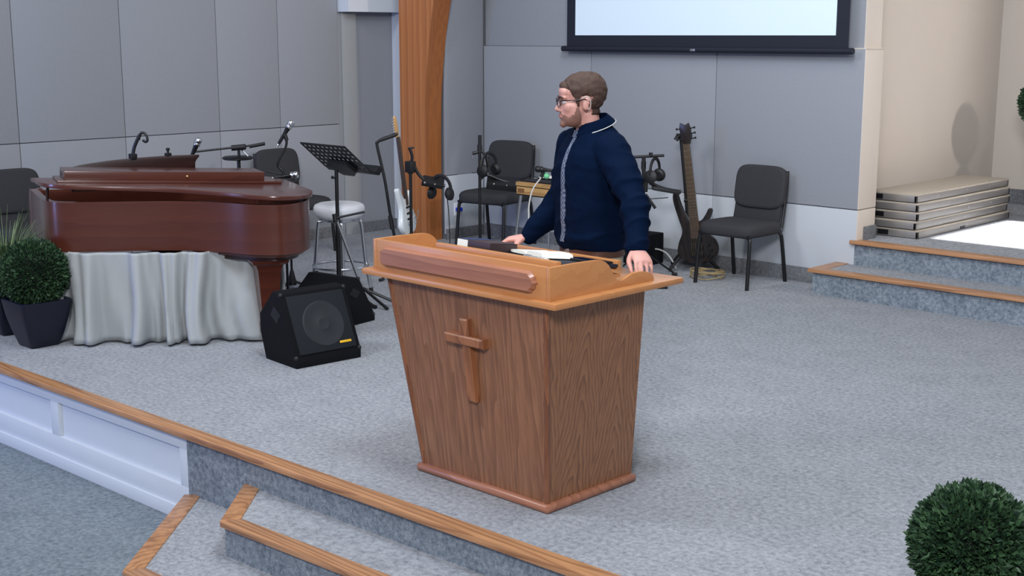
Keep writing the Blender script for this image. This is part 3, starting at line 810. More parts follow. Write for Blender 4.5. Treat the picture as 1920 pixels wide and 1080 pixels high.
    g.tube([(-.010, -.109, .008), (0, -.112, .010), (.010, -.109, .008)], 0.0024, 8)
    bmesh.ops.transform(g.bm, matrix=HM, verts=g.bm.verts); gl = g.build('glasses', M['glasses'], r, 60)
    for sx in (-1, 1):
        g = MB(); g.loft([[Vector((sx * (.033 + .025 * math.cos(a)), y + .006 * ((.025 * math.cos(a) + .026) / .05) ** 2, .002 + .0175 * math.sin(a))) for a in [2 * math.pi * k / 20 for k in range(20)]] for y in (-.1085, -.1075)])
        bmesh.ops.transform(g.bm, matrix=HM, verts=g.bm.verts); g.build('lens', M['lens'], gl, 60)
    # ear hook of a headset and its wire over the collar
    w = MB().tube([HM @ Vector(p) for p in smoothline([(.086, -.002, .020), (.090, .012, .030), (.091, .030, .024), (.089, .038, .002), (.086, .034, -.022), (.084, .024, -.030)], 4)], 0.0015, 8)
    w.build('ear_hook', M['cable_white'], r, 60)

    # trousers
    t = MB()
    t.loft([sring(0, c, z, a, b) for z, c, a, b in [(0.78, .012, .140, .105), (0.86, .012, .172, .117), (0.93, .010, .172, .117), (0.985, .004, .164, .112)]])
    for h in hips: limb(t, [h[0], h[1], (h[2][0], h[2][1], 0.06)], [.102, .078, .068, .066])
    tm = remeshed(t, 0.008, 4, 'trousers')
    for v in tm.vertices:
        v.co += v.normal * (0.004 * noise.noise(Vector((v.co.x * 14, v.co.y * 14, v.co.z * 22))))
    link(tm, 'trousers', M['trouser'], r, 0); tm.shade_smooth()
    MB().loft([sring(0, .009, z, .1775 + k, .1225 + k, 40) for z, k in ((.924, .0), (.926, .004), (.954, .004), (.956, .0))], True).build('belt', M['belt'], r, 40)
    MB().box(-0.022, 0.022, -0.1235, -0.112, 0.922, 0.958, bev=.002).build('belt_buckle', M['steel'], r)
    for sx in (-1, 1):
        s = MB(); s.loft([sring(sx * .107, -.035, z, a, b, 24) for z, a, b in ((0.002, .047, .128), (0.02, .05, .132), (0.035, .049, .130))]); s.ell((sx * .107, -.045, .035), (.046, .12, .045), 20); s.ell((sx * .107, .03, .06), (.045, .055, .05), 16)
        sm = remeshed(s, .006, 3, 'shoe'); link(sm, 'shoe', M['shoe'], r, 0); sm.shade_smooth()
    # shirt
    s = MB()
    tor = [(0.945, .008, .168, .112), (0.965, .006, .182, .126), (1.02, .0, .182, .128), (1.10, -.004, .178, .127), (1.20, -.004, .182, .128), (1.29, -.002, .188, .128), (1.38, .006, .184, .118), (1.435, .018, .148, .100), (1.478, .018, .098, .080), (1.508, .012, .068, .066)]
    s.loft([sring(0, c, z, a * 1.06, b * 1.10, 36) for z, c, a, b in tor])
    dl = (WL - EL).normalized(); dr = (WRt - ER).normalized()
    limb(s, [SHL + Vector((-0.04, 0, -.01)), SHL + Vector((.0, 0, -.005)), EL, WL - dl * 0.015], [.083, .080, .064, .048]); limb(s, [SHR + Vector((0.04, 0, -.01)), SHR + Vector((0, 0, -.005)), ER, WRt - dr * 0.015], [.083, .080, .064, .048])
    sm = remeshed(s, 0.007, 5, 'shirt')
    def wr(p):
        a = noise.noise(Vector((p.x * 5 + p.z * 7, p.y * 6, p.z * 13 - p.x * 6)))
        b_ = noise.noise(Vector((p.x * 12, p.y * 12 + 4, p.z * 26 + p.x * 10)))
        k = 0.6
        for e in (EL, ER):
            k += 1.3 * math.exp(-((p - e).length / .10) ** 2)
        k += 0.8 * math.exp(-((p.z - .99) / .05) ** 2)
        rg = (1 - abs(noise.noise(Vector((p.x * 4 + p.z * 5 + 3, p.y * 4, p.z * 9 - p.x * 7))))) ** 4
        return k * (0.008 * a + 0.005 * b_ + 0.012 * (rg - .4))
    for v in sm.vertices: v.co += v.normal * wr(v.co)
    so = link(sm, 'shirt', M['shirt'], r, 0); sm.shade_smooth()
    bvh = BVHTree.FromPolygons([v.co.copy() for v in sm.vertices], [tuple(p.vertices) for p in sm.polygons])
    # collar
    c = MB()
    def cring(z, rx, ry, cy, drop): return [Vector((rx * math.sin(a), cy - ry * math.cos(a), z - drop * math.cos(a))) for a in [R(14) + (2 * math.pi - R(28)) * k / 30 for k in range(31)]]
    R1 = [cring(1.465, .074, .074, .008, .020), cring(1.530, .067, .067, .0, .024), cring(1.532, .071, .071, .0, .024), cring(1.494, .101, .099, .008, .034), cring(1.487, .099, .097, .008, .034)]
    for a, b_ in zip(R1, R1[1:]):
        va = [c.bm.verts.new(p) for p in a]; vb = [c.bm.verts.new(p) for p in b_]
        for i in range(30): c.face((va[i], va[i + 1], vb[i + 1], vb[i]))
    bmesh.ops.remove_doubles(c.bm, verts=c.bm.verts, dist=0.0005)
    c.build('collar', M['shirt'], r, 60)
    MB().tube([cring(1.492, .1035, .1015, .008, .034)[k] for k in range(4, 20)], 0.0022, 8).build('headset_wire', M['cable_white'], r, 60)
    # tie
    tm_ = MB(); rows = []
    for k in range(24):
        z = 1.462 - k * (1.462 - 0.985) / 23
        w_ = 0.011 + 0.009 * min(1, k / 14)
        row = []
        for u in (-1, -.4, .4, 1):
            hit = bvh.ray_cast(Vector((u * w_, -1, z)), Vector((0, 1, 0)))
            row.append(Vector((u * w_, (hit[0].y if hit[0] else -.1) - 0.003 - 0.004 * (1 - abs(u)), z)))
        rows.append(row)
    for i in range(1, len(rows) - 1):
        for j in range(4): rows[i][j].y = (rows[i - 1][j].y + rows[i][j].y + rows[i + 1][j].y) / 3
    tm_.loft([rw + [p + Vector((0, .006, 0)) for p in reversed(rw)] for rw in rows]).build('tie', M['tie'], r, 60)
    MB().loft([[Vector((x, y, z)) for x, y, z in q] for q in ([(-.018, -.078, 1.482), (.018, -.078, 1.482), (.018, -.054, 1.486), (-.018, -.054, 1.486)], [(-.013, -.092, 1.452), (.013, -.092, 1.452), (.013, -.072, 1.452), (-.013, -.072, 1.452)])]).build('tie_knot', M['tie'], r, 40)
    # ring
    return r


build_person()


# ------------------------------------------------------------------ piano
def build_piano():
    r = thing('baby_grand_piano', 'mahogany baby grand piano with its lid slightly propped open', 'piano', (-7.387, 4.447, 0), math.atan2(.93, .37))
    anchor = [(-0.80, 0.82), (-0.79, 0.45), (-0.765, 0.08), (-0.68, -0.06), (-0.50, -0.13), (-0.25, -0.20), (0.0, -0.30), (0.22, -0.48), (0.38, -0.66), (0.54, -0.73), (0.70, -0.63), (0.79, -0.42), (0.80, -0.20), (0.80, 0.82)]
    curve = [(p.x, p.y) for p in smoothline([(x, y, 0) for x, y in anchor[1:-1]], 5)]
    out = [anchor[0]] + curve + [anchor[-1]]
    def offset(pts, d):
        res = []
        n = len(pts)
        for i in range(n):
            a = Vector(pts[max(i - 1, 0)]); b = Vector(pts[min(i + 1, n - 1)])
            t = (b - a).normalized(); nn = Vector((-t.y, t.x))
            res.append((pts[i][0] + nn.x * d, pts[i][1] + nn.y * d))
        return res
    inner = offset(out, 0.045)
    zb, zt = 0.575, 0.885
    b = MB()
    rings = [out, inner]
    ov = [[b.bm.verts.new((x, y, z)) for x, y in out] for z in (zb, zt)]
    iv = [[b.bm.verts.new((x, y, z)) for x, y in inner] for z in (zb, zt)]
    n = len(out)
    for i in range(n - 1):
        b.face((ov[0][i], ov[0][i + 1], ov[1][i + 1], ov[1][i])); b.face((iv[0][i], iv[1][i], iv[1][i + 1], iv[0][i + 1]))
        b.face((ov[1][i], ov[1][i + 1], iv[1][i + 1], iv[1][i])); b.face((ov[0][i], iv[0][i], iv[0][i + 1], ov[0][i + 1]))
    for k in (0, -1): b.face((ov[0][k], ov[1][k], iv[1][k], iv[0][k]))
    b.build('rim', M['mahogany'], r)
    MB().prism(offset(out, 0.04), 'z', 0.60, 0.70).build('soundboard', M['mahogany_shaded'], r)
    MB().prism([p for p in offset(out, 0.07) if p[1] < 0.5], 'z', 0.80, 0.82).build('iron_plate', M['interior_gold'], r)
    # underside moulding around the tail leg
    mo = [p for p in offset(out, 0.03)]
    tail = [p for p in mo if p[1] < -0.28]
    tail2 = [(0.50 + (x - 0.50) * .82, -0.50 + (y + 0.50) * .80) for x, y in tail]
    MB().prism(tail, 'z', 0.553, 0.578, bev=0.004).build('tail_moulding', M['mahogany'], r)
    MB().prism(tail2, 'z', 0.525, 0.555, bev=0.004).build('tail_moulding', M['mahogany_shaded'], r)
    # key bed, keys, fall board
    MB().box(-0.80, 0.80, 0.80, 1.05, 0.575, 0.66, bev=.004).build('key_bed', M['mahogany'], r)
    for x in (-0.80, 0.72): MB().prism([(0.78, 0.66), (1.05, 0.66), (1.05, 0.72), (0.98, 0.80), (0.82, 0.885), (0.78, 0.885)], 'x', x, x + 0.08, bev=.004).build('cheek', M['mahogany'], r)
    MB().box(-0.72, 0.72, 0.86, 1.02, 0.66, 0.685).build('keyboard', M['page'], r, kind='stuff')
    MB().box(-0.72, 0.72, 0.80, 0.83, 0.66, 0.87).build('fall_board', M['mahogany'], r)
    # lid: main lid tilted about the bass side, front flap folded back on it
    TL = Matrix.Translation((0.80, 0, 0.90)) @ Matrix.Rotation(R(2.7), 4, 'Y') @ Matrix.Translation((-0.80, 0, 0))
    lo = [p for p in offset(out, -0.022)]
    lo[0] = (lo[0][0], 0.36); lo[-1] = (lo[-1][0], 0.36); lo = [p for p in lo if p[1] <= 0.361]
    lid = MB().prism(lo, 'z', 0.0, 0.026, TL, bev=0.007).build('lid', M['mahogany'], r, smooth=40)
    fl = MB().box(-0.69, 0.72, 0.0, 0.34, 0.0265, 0.042, TL, bev=.003).build('front_flap', M['mahogany'], lid)
    MB().box(-0.645, 0.615, 0.045, 0.34, 0.042, 0.098, TL, bev=.004).build('flap_batten', M['mahogany'], lid)
    MB().ell(TL @ Vector((0.11, 0.043, 0.068)), .009, 10).build('lid_knob', M['brass'], lid)
    for yy in (-0.3, 0.2): MB().tube([(0.80, yy - .05, 0.895), (0.80, yy + .05, 0.895)], .008, 8).build('hinge', M['brass'], r)
    MB().tube([(-0.745, 0.13, 0.865), (-0.735, 0.13, 0.972)], 0.009, 8).build('lid_prop', M['mahogany_shaded'], r)
    # music desk
    top = smoothline([(-0.545, .165, 0), (-0.46, .180, 0), (-0.27, .200, 0), (0.0, .214, 0), (0.275, .216, 0)], 5)
    pr = [(p.x, 0.885 + p.y) for p in top] + [(0.275, 1.088), (0.26, 1.073), (0.247, 1.05), (0.24, 0.89), (-0.54, 0.89), (-0.55, 1.01)]
    MB().prism(pr, 'y', 0.46, 0.485, bev=.003).build('music_desk', M['mahogany_shaded'], r)
    MB().box(-0.56, 0.30, 0.485, 0.56, 0.885, 0.905).build('desk_shelf', M['mahogany_shaded'], r)
    # legs with casters
    for x, y in ((0.47, -0.56), (-0.66, 0.72), (0.66, 0.72)):
        lg = MB().loft([[Vector((x + sx * w, y + sy * w, z)) for sx, sy in ((-1, -1), (1, -1), (1, 1), (-1, 1))] for z, w in ((0.065, .050), (0.12, .052), (0.135, .046), (0.14, .046), (0.40, .066), (0.47, .072), (0.50, .085), (0.515, .11), (0.53, .115))])
        lg = lg.build('leg', M['mahogany'], r, smooth=30)
        MB().tube([(x, y, .10), (x, y, .045)], .012, 8).tube([(x - .022, y - .012, .026), (x + .022, y - .012, .026)], .026, 14).build('caster', M['brass'], lg)
    MB().box(-0.10, 0.10, 0.30, 0.42, 0.45, 0.58).build('pedal_lyre', M['mahogany'], r)
    return r


build_piano()


def drape():
    base = smoothline([(-7.66, 3.72, 0), (-7.36, 3.93, 0), (-7.17, 4.13, 0), (-6.98, 4.36, 0), (-6.86, 4.58, 0), (-6.80, 4.86, 0)], 30)
    n = len(base); zs = [0.015, 0.05, 0.12, 0.22, 0.32, 0.42, 0.50, 0.56, 0.578]
    b = MB(); rows = []
    s = [0.0]
    for i in range(1, n): s.append(s[-1] + (base[i] - base[i - 1]).length)
    for z in zs:
        row = []
        for i in range(n):
            t = (base[min(i + 1, n - 1)] - base[max(i - 1, 0)]).normalized(); nn = Vector((t.y, -t.x, 0))
            u = s[i]
            amp = 0.026 + 0.055 * (1 - z / .578)
            ph = u * 27 + 1.6 * math.sin(u * 8) + 0.5 * noise.noise(Vector((u * 6, z * 2.5, 0))) * 3
            w = math.sin(ph) * (0.75 + 0.5 * noise.noise(Vector((u * 5, 7, z)))) + 0.35 * math.sin(ph * 2.3 + z * 3)
            w = math.tanh(1.9 * w) * .85 + .15 * w
            p = base[i] + nn * (amp * w + 0.03 * (1 - z / .578))
            dz = 0.012 * noise.noise(Vector((u * 8, 3, 0))) if z < .03 else 0
            row.append(b.bm.verts.new((p.x, p.y, max(z + dz, .004))))
        rows.append(row)
    for a, c in zip(rows, rows[1:]):
        for i in range(n - 1): b.face((a[i], a[i + 1], c[i + 1], c[i]))
    r = b.build('piano_skirt', M['drape'], None, 80)
    m = r.modifiers.new('thickness', 'SOLIDIFY'); m.thickness = 0.003
    r['label'] = 'pale silver gathered cloth skirt hanging under the piano'; r['category'] = 'drape'


drape()


# ------------------------------------------------------------------ chairs
def superquad(w, d, n=40, e=4.0): 
    out = []
    for k in range(n):
        a = 2 * math.pi * k / n; c, s_ = math.cos(a), math.sin(a)
        out.append((w * abs(c) ** (2 / e) * (1 if c >= 0 else -1), d * abs(s_) ** (2 / e) * (1 if s_ >= 0 else -1)))
    return out


def build_chair(label, loc, rz, group):
    r = thing('stacking_chair', label, 'chair', loc, rz, group)
    q = superquad(1, 1, 44, 5)
    rings = []
    for z, k in ((0.388, .90), (0.394, .96), (0.412, 1.0), (0.448, 1.0), (0.472, .95), (0.482, .86), (0.486, .6), (0.487, .2)):
        rings.append([Vector((x * 0.252 * k, -0.02 + y * 0.255 * k, z + (0.012 * (1 - y) * .3 if z > .44 else 0) - (0.02 * max(0, -y - .6) if z > .46 else 0))) for x, y in q])
    MB().loft(rings).build('seat', M['chair_fabric'], r, 50)
    # backrest (tilted), lumbar pad below
    tilt = Matrix.Translation((0, 0.205, 0.46)) @ Matrix.Rotation(R(-9), 4, 'X')
    rr = []
    for y, k in ((-0.040, .80), (-0.036, .93), (-0.024, .99), (0.0, 1.0), (0.012, .98), (0.016, .9)):
        rr.append([Vector((x * 0.228 * (1 - (1 - k) * .5), y, 0.270 + z * 0.172 * (1 - (1 - k) * .8) )) for x, z in superquad(1, 1, 44, 4.5)])
    MB().loft(rr, True, tilt).build('backrest', M['chair_fabric'], r, 50)
    MB().box(-0.205, 0.205, -0.018, 0.010, 0.0, 0.15, tilt, bev=0.008).build('lumbar_panel', M['chair_fabric'], r, 50)
    for sx in (-1, 1):
        f = MB(); f.tube([tilt @ Vector(p) for p in smoothline([(sx * .212, .016, .41), (sx * .218, .018, .28), (sx * .219, .018, .10), (sx * .222, .01, -.03)], 4)], .013, 10)
        f.build('back_upright', M['chair_frame'], r)
    f = MB()
    f.tube([(-.222, -.24, .398), (.222, -.24, .398)], .011, 8); f.tube([(-.222, .19, .398), (.222, .19, .398)], .011, 8)
    for sx in (-1, 1): f.tube([(sx * .224, -.25, .400), (sx * .226, .20, .400)], .011, 8)
    f.build('seat_frame', M['chair_frame'], r)
    for sx in (-1, 1):
        for y0, y1 in ((-.225, -.262), (.195, .262)):
            MB().tube(smoothline([(sx * .19, y0, .400), (sx * .222, y0, .385), (sx * .232, (y0 * .8 + y1 * .2), .33), (sx * .240, y1, .0)], 4), .0150, 10).build('leg', M['chair_frame'], r)
    return r


g = 'charcoal upholstered stacking chairs'
ch = build_chair('charcoal chair beside the dark bass guitar and below the screen', (-5.735, 8.44, 0), 0, g)
copy_thing(ch, (-8.385, 8.39, 0), R(12), 'charcoal chair in the deep corner right of the timber post', g).scale = (1.05, 1.05, 1.05)
copy_thing(ch, (-9.46, 6.93, 0), R(90), 'charcoal chair against the wall behind the two silver-headed microphones', g)
copy_thing(ch, (-9.42, 4.44, 0), R(90), 'charcoal chair against the wall behind the grass plant and piano end', g)


# ------------------------------------------------------------------ plants
def foliage_ball(root, c, rad, count, leaf, seed):
    rnd = random.Random(seed)
    MB().ell(c, rad * 0.86, 20).build('dark_core', M['box_core'], root)  # dark ball added inside to close the view between the leaves
    vs, fs = [], []
    for i in range(count):
        z = rnd.uniform(-1, 1); a = rnd.uniform(0, 2 * math.pi); s = math.sqrt(1 - z * z)
        d = Vector((s * math.cos(a), s * math.sin(a), z))
        p = Vector(c) + d * rad * (0.80 + 0.21 * rnd.random() + 0.07 * noise.noise(d * 5))
        o = (d + Vector((rnd.uniform(-1, 1), rnd.uniform(-1, 1), rnd.uniform(-.6, 1))) * 0.65).normalized()
        t = o.cross(Vector((rnd.uniform(-1, 1), rnd.uniform(-1, 1), rnd.uniform(-1, 1)))).normalized()
        n = o.cross(t)
        L = leaf * rnd.uniform(.7, 1.4); w = L * 0.30
        k = len(vs)
        vs += [p - o * L * .3, p + t * w + n * w * .4 + o * L * .15, p + o * L * .75, p - t * w + n * w * .4 + o * L * .15]
        fs += [(k, k + 1, k + 2), (k, k + 2, k + 3)]
    me = bpy.data.meshes.new('foliage'); me.from_pydata([tuple(v) for v in vs], [], fs)
    link(me, 'foliage', M['box_leaf'], root, 0, kind='stuff')


def square_pot(root, wb, wt, h, mat=None):
    mat = mat or M['navy_pot']
    def sq(w, z): return [Vector((x, y, z)) for x, y in superquad(w, w, 40, 9)]
    rings = [sq(wb * .93, 0), sq(wb, .008), sq(wb + (wt - wb) * .42, h * .33), sq(wb + (wt - wb) * .78, h * .66), sq(wt, h - .004), sq(wt - .004, h), sq(wt - .018, h), sq(wt - .022, h - .03)]
    MB().loft(rings).build('pot', mat, root, 45)
    MB().loft([sq(wt - .03, h - .032), sq(wt - .03, h - .028)]).build('soil', M['soil'], root)


b1 = thing('potted_boxwood', 'round boxwood ball in a navy pot in front of the piano skirt', 'plant', (-7.66, 3.63, 0), 0, 'clipped boxwood plants')
square_pot(b1, .098, .165, .295)
foliage_ball(b1, (0, 0, .455), .205, 9000, .022, 3)
b2 = thing('potted_boxwood', 'round boxwood ball nearest the camera at the front edge of the stage', 'plant', (-1.60, 3.62, 0), 0, 'clipped boxwood plants')
square_pot(b2, .085, .14, .255)
foliage_ball(b2, (0, 0, .398), .176, 12000, .023, 5)
b3 = thing('boxwood_topiary', 'tall boxwood topiary standing in the corridor behind the stacked risers', 'plant', (-4.50, 11.03, .3675), 0, 'clipped boxwood plants')
square_pot(b3, .075, .105, .24)
MB().tube([(0, 0, .20), (.004, 0, .5), (0, 0, .95)], .014, 8).build('stem', M['leather'], b3)
foliage_ball(b3, (0, 0, .975), .215, 6000, .03, 8)
foliage_ball(b3, (0.03, 0.0, .58), .135, 3000, .028, 9)

gp = thing('grass_plant', 'spiky variegated grass plant in a navy pot behind the boxwood by the piano', 'plant', (-8.12, 3.66, 0))
square_pot(gp, .09, .14, .26)
def grass():
    rnd = random.Random(4); vs, fs = [], []
    for i in range(420):
        a = rnd.uniform(0, 6.283); L = rnd.uniform(.28, .60); lean = rnd.uniform(.12, .95); w = rnd.uniform(.004, .009)
        o = Vector((math.cos(a), math.sin(a), 0)); t = Vector((-o.y, o.x, 0)); p0 = o * rnd.uniform(0, .06) + Vector((0, 0, .24))
        k0 = len(vs)
        for j in range(5):
            u = j / 4; ang = lean * u * 1.25
            q = p0 + (o * math.sin(ang) * u + Vector((0, 0, 1)) * math.cos(ang * .8) * u) * L
            ww = w * (1 - u * .92)
            vs.extend([q - t * ww, q + t * ww])
        for j in range(4): fs.append((k0 + 2 * j, k0 + 2 * j + 1, k0 + 2 * j + 3, k0 + 2 * j + 2))
    me = bpy.data.meshes.new('blades'); me.from_pydata([tuple(v) for v in vs], [], fs)
    link(me, 'blades', M['grass_leaf'], gp, 0, kind='stuff')
grass()
foliage_ball(gp, (0.02, -0.02, .40), .16, 2500, .03, 12)


# ------------------------------------------------------------------ floor monitors
def build_wedge(label, loc, rz):
    r = thing('floor_monitor', label, 'speaker', loc, rz, 'black wedge floor monitors')
    # profile in (y, z): front lip at y=0, faces -Y
    pf = [(0.0, 0.0), (0.0, 0.055), (0.165, 0.415), (0.245, 0.425), (0.40, 0.27), (0.40, 0.16), (0.345, 0.0)]
    MB().prism(pf, 'x', -0.225, 0.225, bev=0.008).build('cabinet', M['black_carpet'], r)
    d = Vector((0, 0.165, 0.36)); L = d.length; d.normalize(); n = Vector((0, -d.z, d.y))
    fr = Matrix(((1, 0, 0, 0), (0, d.y, n.y, 0.0), (0, d.z, n.z, 0.055), (0, 0, 0, 1)))     # x, along the baffle, outwards
    gr = MB().box(-.195, .195, .02, L - .02, -0.004, .010, fr, bev=.005).build('grille', M['grille'], r)
    c = fr @ Matrix.Translation((0.01, 0.185, 0.010))
    MB().lathe([(0.0, .001), (.035, .0035), (.042, .001), (.10, .0012), (.128, .005), (.134, .005), (.140, .0), (.140, -.002)], 36, c).build('woofer_outline', M['cone'], gr, 20)
    MB().box(.085, .165, .052, .066, .010, .014, fr, bev=.002).build('badge', M['yellow'], gr)
    for sx in (-1, 1):
        h = Matrix.Translation((sx * .2255, 0.215, 0.285)) @ Matrix.Rotation(R(35), 4, 'X')
        MB().box(-.003, .003, -.042, .042, -.034, .034, h, bev=.002).build('handle_plate', M['black_plastic'], r)
        MB().box(-.0042 if sx < 0 else 0.001, -0.001 if sx < 0 else .0042, -.030, .030, -.022, .022, h).build('handle_cup', M['black'], r)
        for yy, zz in ((.012, .06), (.168, .408)):
            MB().ell((sx * .217, yy, zz), (.015, .016, .016), 10).build('corner_cap', M['black_plastic'], r)
    return r


w1 = build_wedge('black wedge floor monitor with a yellow badge beside the piano leg', (-5.985, 4.60, 0), R(85))
w2 = copy_thing(w1, (-6.90, 5.52, 0), R(188), 'black wedge floor monitor facing away behind the one with the badge', None)
w2.scale = (.88, .9, .76)


# ------------------------------------------------------------------ stool
def build_stool():
    r = thing('bar_stool', 'chrome bar stool with a round white vinyl seat behind the music stand', 'stool', (-7.64, 6.00, 0), R(12)); r.scale = (.96, .96, .955)
    MB().lathe([(0.0, .585), (.140, .585), (.168, .595), (.188, .620), (.198, .650), (.198, .672), (.188, .694), (.16, .706), (.09, .712), (0.0, .713)], 36).build('seat', M['vinyl'], r, 60)
    MB().lathe([(0, .568), (.13, .568), (.138, .574), (.138, .586), (0, .586)], 30).build('seat_ring', M['chrome'], r)
    for k in range(4):
        a = R(45 + 90 * k); o = Vector((math.cos(a), math.sin(a), 0))
        lg = MB().tube(smoothline([o * .09 + Vector((0, 0, .572)), o * .145 + Vector((0, 0, .568)), o * .168 + Vector((0, 0, .53)), o * .195 + Vector((0, 0, .25)), o * .235 + Vector((0, 0, .01))], 5), .0145, 12).build('leg', M['chrome'], r)
        MB().tube([o * .232 + Vector((0, 0, .03)), o * .237 + Vector((0, 0, 0))], .016, 12).build('foot', M['black_plastic'], lg)
    ringp = [(.212 * math.cos(2 * math.pi * k / 40), .212 * math.sin(2 * math.pi * k / 40), .215) for k in range(40)]
    MB().tube(ringp, .011, 10, closed=True).build('foot_ring', M['chrome'], r)


build_stool()


# ------------------------------------------------------------------ stands, microphones, headphones
def tripod(root, z0, spread, h, rad=.0075, mat=None, rot=0.0, foot=.012):
    for k in range(3):
        a = rot + 2 * math.pi * k / 3; o = Vector((math.cos(a), math.sin(a), 0))
        lg = MB().tube([o * .015 + Vector((0, 0, h)), o * spread + Vector((0, 0, z0 + .012))], rad, 8).build('leg', mat or M['black'], root)
        MB().tube([o * (spread - .03) + Vector((0, 0, z0 + .020)), o * (spread + .012) + Vector((0, 0, z0 + foot))], foot, 8).build('rubber_foot', M['black_plastic'], lg)


def mic(label, head, direc, mat_head, group='handheld microphones on stands', ln=.15):
    """head = centre of the ball grille, direc = from tail to head"""
    d = Vector(direc).normalized()
    r = thing('microphone', label, 'microphone', head, 0, group)
    m = rot_to(d)
    MB().lathe([(0, -ln - .05), (.009, -ln - .05), (.0115, -ln - .03), (.013, -ln * .7), (.0185, -.035), (.021, -.028)], 16, m).build('body', M['black'], r)
    MB().lathe([(.0235, -.03), (.0245, -.026), (.0245, -.018), (.0235, -.014)], 18, m).build('collar', mat_head, r)
    MB().lathe([(.018, -.018), (.0235, -.008), (.0255, .004), (.023, .018), (.015, .027), (.0, .030)], 18, m).build('grille', mat_head, r)
    MB().lathe([(.010, -ln - .075), (.011, -ln - .05), (.0095, -ln - .045)], 12, m).build('connector', M['chrome'], r)
    return r


# music stand
def build_music_stand():
    r = thing('music_stand', 'black perforated music stand in front of the white topped stool', 'music stand', (-7.33, 5.74, 0))
    MB().tube([(0, 0, .10), (0, 0, .60)], .017, 12).build('lower_tube', M['black'], r)
    MB().tube([(0, 0, .55), (0, 0, .96)], .0135, 12).build('pole', M['black'], r)
    MB().tube([(0, 0, .575), (0, 0, .625)], .018, 12).tube([(0, 0, .60), (.045, -.02, .60)], .008, 8).build('clutch', M['black_plastic'], r)
    tripod(r, 0, .34, .17, .011, None, R(8), .014)
    MB().tube([(0, 0, .895), (-.04, 0, .905)], .006, 8).ell((-.045, 0, .905), .012, 10).build('tilt_knob', M['black_plastic'], r)
    # desk: x = width, v = up the desk; top leans towards -Y
    D = Matrix.Translation((-0.012, 0.105, .965)) @ Matrix.Rotation(R(140), 4, 'X')
    desk = MB(); nx, ny, w, h = 10, 6, .49, .275
    cw, chh = w / nx, h / ny
    for i in range(nx):
        for j in range(ny):
            x0 = -w / 2 + i * cw; y0 = j * chh + .0
            cx, cy = x0 + cw / 2, y0 + chh / 2
            hole = not (j < 2 and 2 <= i <= 7)
            for z in (0.0, .003):
                o = [desk.bm.verts.new(D @ Vector(p)) for p in ((x0, y0, z), (cx, y0, z), (x0 + cw, y0, z), (x0 + cw, cy, z), (x0 + cw, y0 + chh, z), (cx, y0 + chh, z), (x0, y0 + chh, z), (x0, cy, z))]
                if not hole: desk.face(o); continue
                a0 = R(225)
                q = [desk.bm.verts.new(D @ Vector((cx + .0125 * math.cos(a0 + k * math.pi / 4), cy + .0125 * math.sin(a0 + k * math.pi / 4), z))) for k in range(8)]
                for k in range(8): desk.face((o[k], o[(k + 1) % 8], q[(k + 1) % 8], q[k]))
    desk.box(-w / 2 - .006, w / 2 + .006, -.004, .0, -.004, .004, D).box(-w / 2 - .006, w / 2 + .006, h, h + .008, -.004, .004, D).box(-w / 2 - .008, -w / 2, -.004, h + .008, -.004, .004, D).box(w / 2, w / 2 + .008, -.004, h + .008, -.004, .004, D)
    dk = desk.build('desk', M['black'], r, 20)
    MB().box(-w / 2 - .006, w / 2 + .075, -.045, -.002, -.052, .004, D, bev=.006).build('ledge', M['black'], dk)
    MB().prism([(-.12, .0), (-.06, -.05), (.06, -.05), (.12, .0), (.10, .10), (-.10, .10)], 'z', .004, .03, D).build('bracket', M['black_plastic'], dk)
    return r


build_music_stand()

# chrome boom mic stand leaning in front of the stool
cs = thing('boom_stand', 'chrome and black microphone stand with folded boom in front of the bar stool', 'stand', (-7.02, 5.87, 0))
MB().tube([(-.10, -.08, .10), (-.245, -.195, .63)], .0105, 10).build('pole', M['chrome'], cs)
MB().tube([(-.245, -.195, .60), (-.255, -.20, .66)], .018, 10).build('clutch', M['black_plastic'], cs)
MB().tube([(-.25, -.20, .63), (-.10, -.055, .675)], .008, 8).build('boom', M['black'], cs)
for p in ((.12, -.05, .012), (.10, .10, .012), (-.32, -.03, .012)):
    lg = MB().tube([(-.10, -.08, .13), p], .0105, 8).build('leg', M['black'], cs)
    v = (Vector(p) - Vector((-.10, -.08, .13))).normalized()
    MB().tube([Vector(p) - v * .03, Vector(p) + v * .008], .0125, 8).build('rubber_foot', M['black_plastic'], lg)

# boom stand behind the piano for the pianist's microphone
P = Vector((-7.98, 5.37, 0))
bs = thing('boom_stand', 'black boom stand behind the piano reaching over the pianist place', 'stand', P)
MB().tube([(0, 0, .1), (0, 0, 1.09)], .010, 10).build('pole', M['black'], bs)
tripod(bs, 0, .30, .20, rot=.6)
dirb = Vector((-0.72, -0.66, -.01)).normalized()
MB().tube([-dirb * .17 + Vector((0, 0, 1.125)), dirb * .32 + Vector((0, 0, 1.075))], .0075, 8).build('boom', M['black'], bs)
MB().tube([-dirb * .08 + Vector((0, 0, 1.11)), -dirb * .19 + Vector((0, 0, 1.13))], .013, 10).build('counterweight', M['black_plastic'], bs)
MB().tube([-dirb * .05 + Vector((0, 0, 1.108)), dirb * .05 + Vector((0, 0, 1.10))], .021, 10).build('clutch', M['black_plastic'], bs)
MB().tube([(0, .01, 1.10), (.04, .05, 1.04)], .005, 6).build('lever', M['steel'], bs)
mic('silver headed microphone on the boom over the piano', P + Vector((-.215, -.198, 1.145)), (.28, .27, .8), M['chrome'])
pad = thing('practice_pad', 'small round black pad on a thin pole behind the piano', 'drum pad', P + Vector((-.045, .02, .028)))
MB().lathe([(0, .985), (.10, .985), (.112, .993), (.112, 1.0), (.10, 1.008), (0, 1.012)], 30).build('pad', M['black'], pad)
MB().tube([(0, 0, -.02), (0, 0, .99)], .008, 8).build('pole', M['black'], pad)
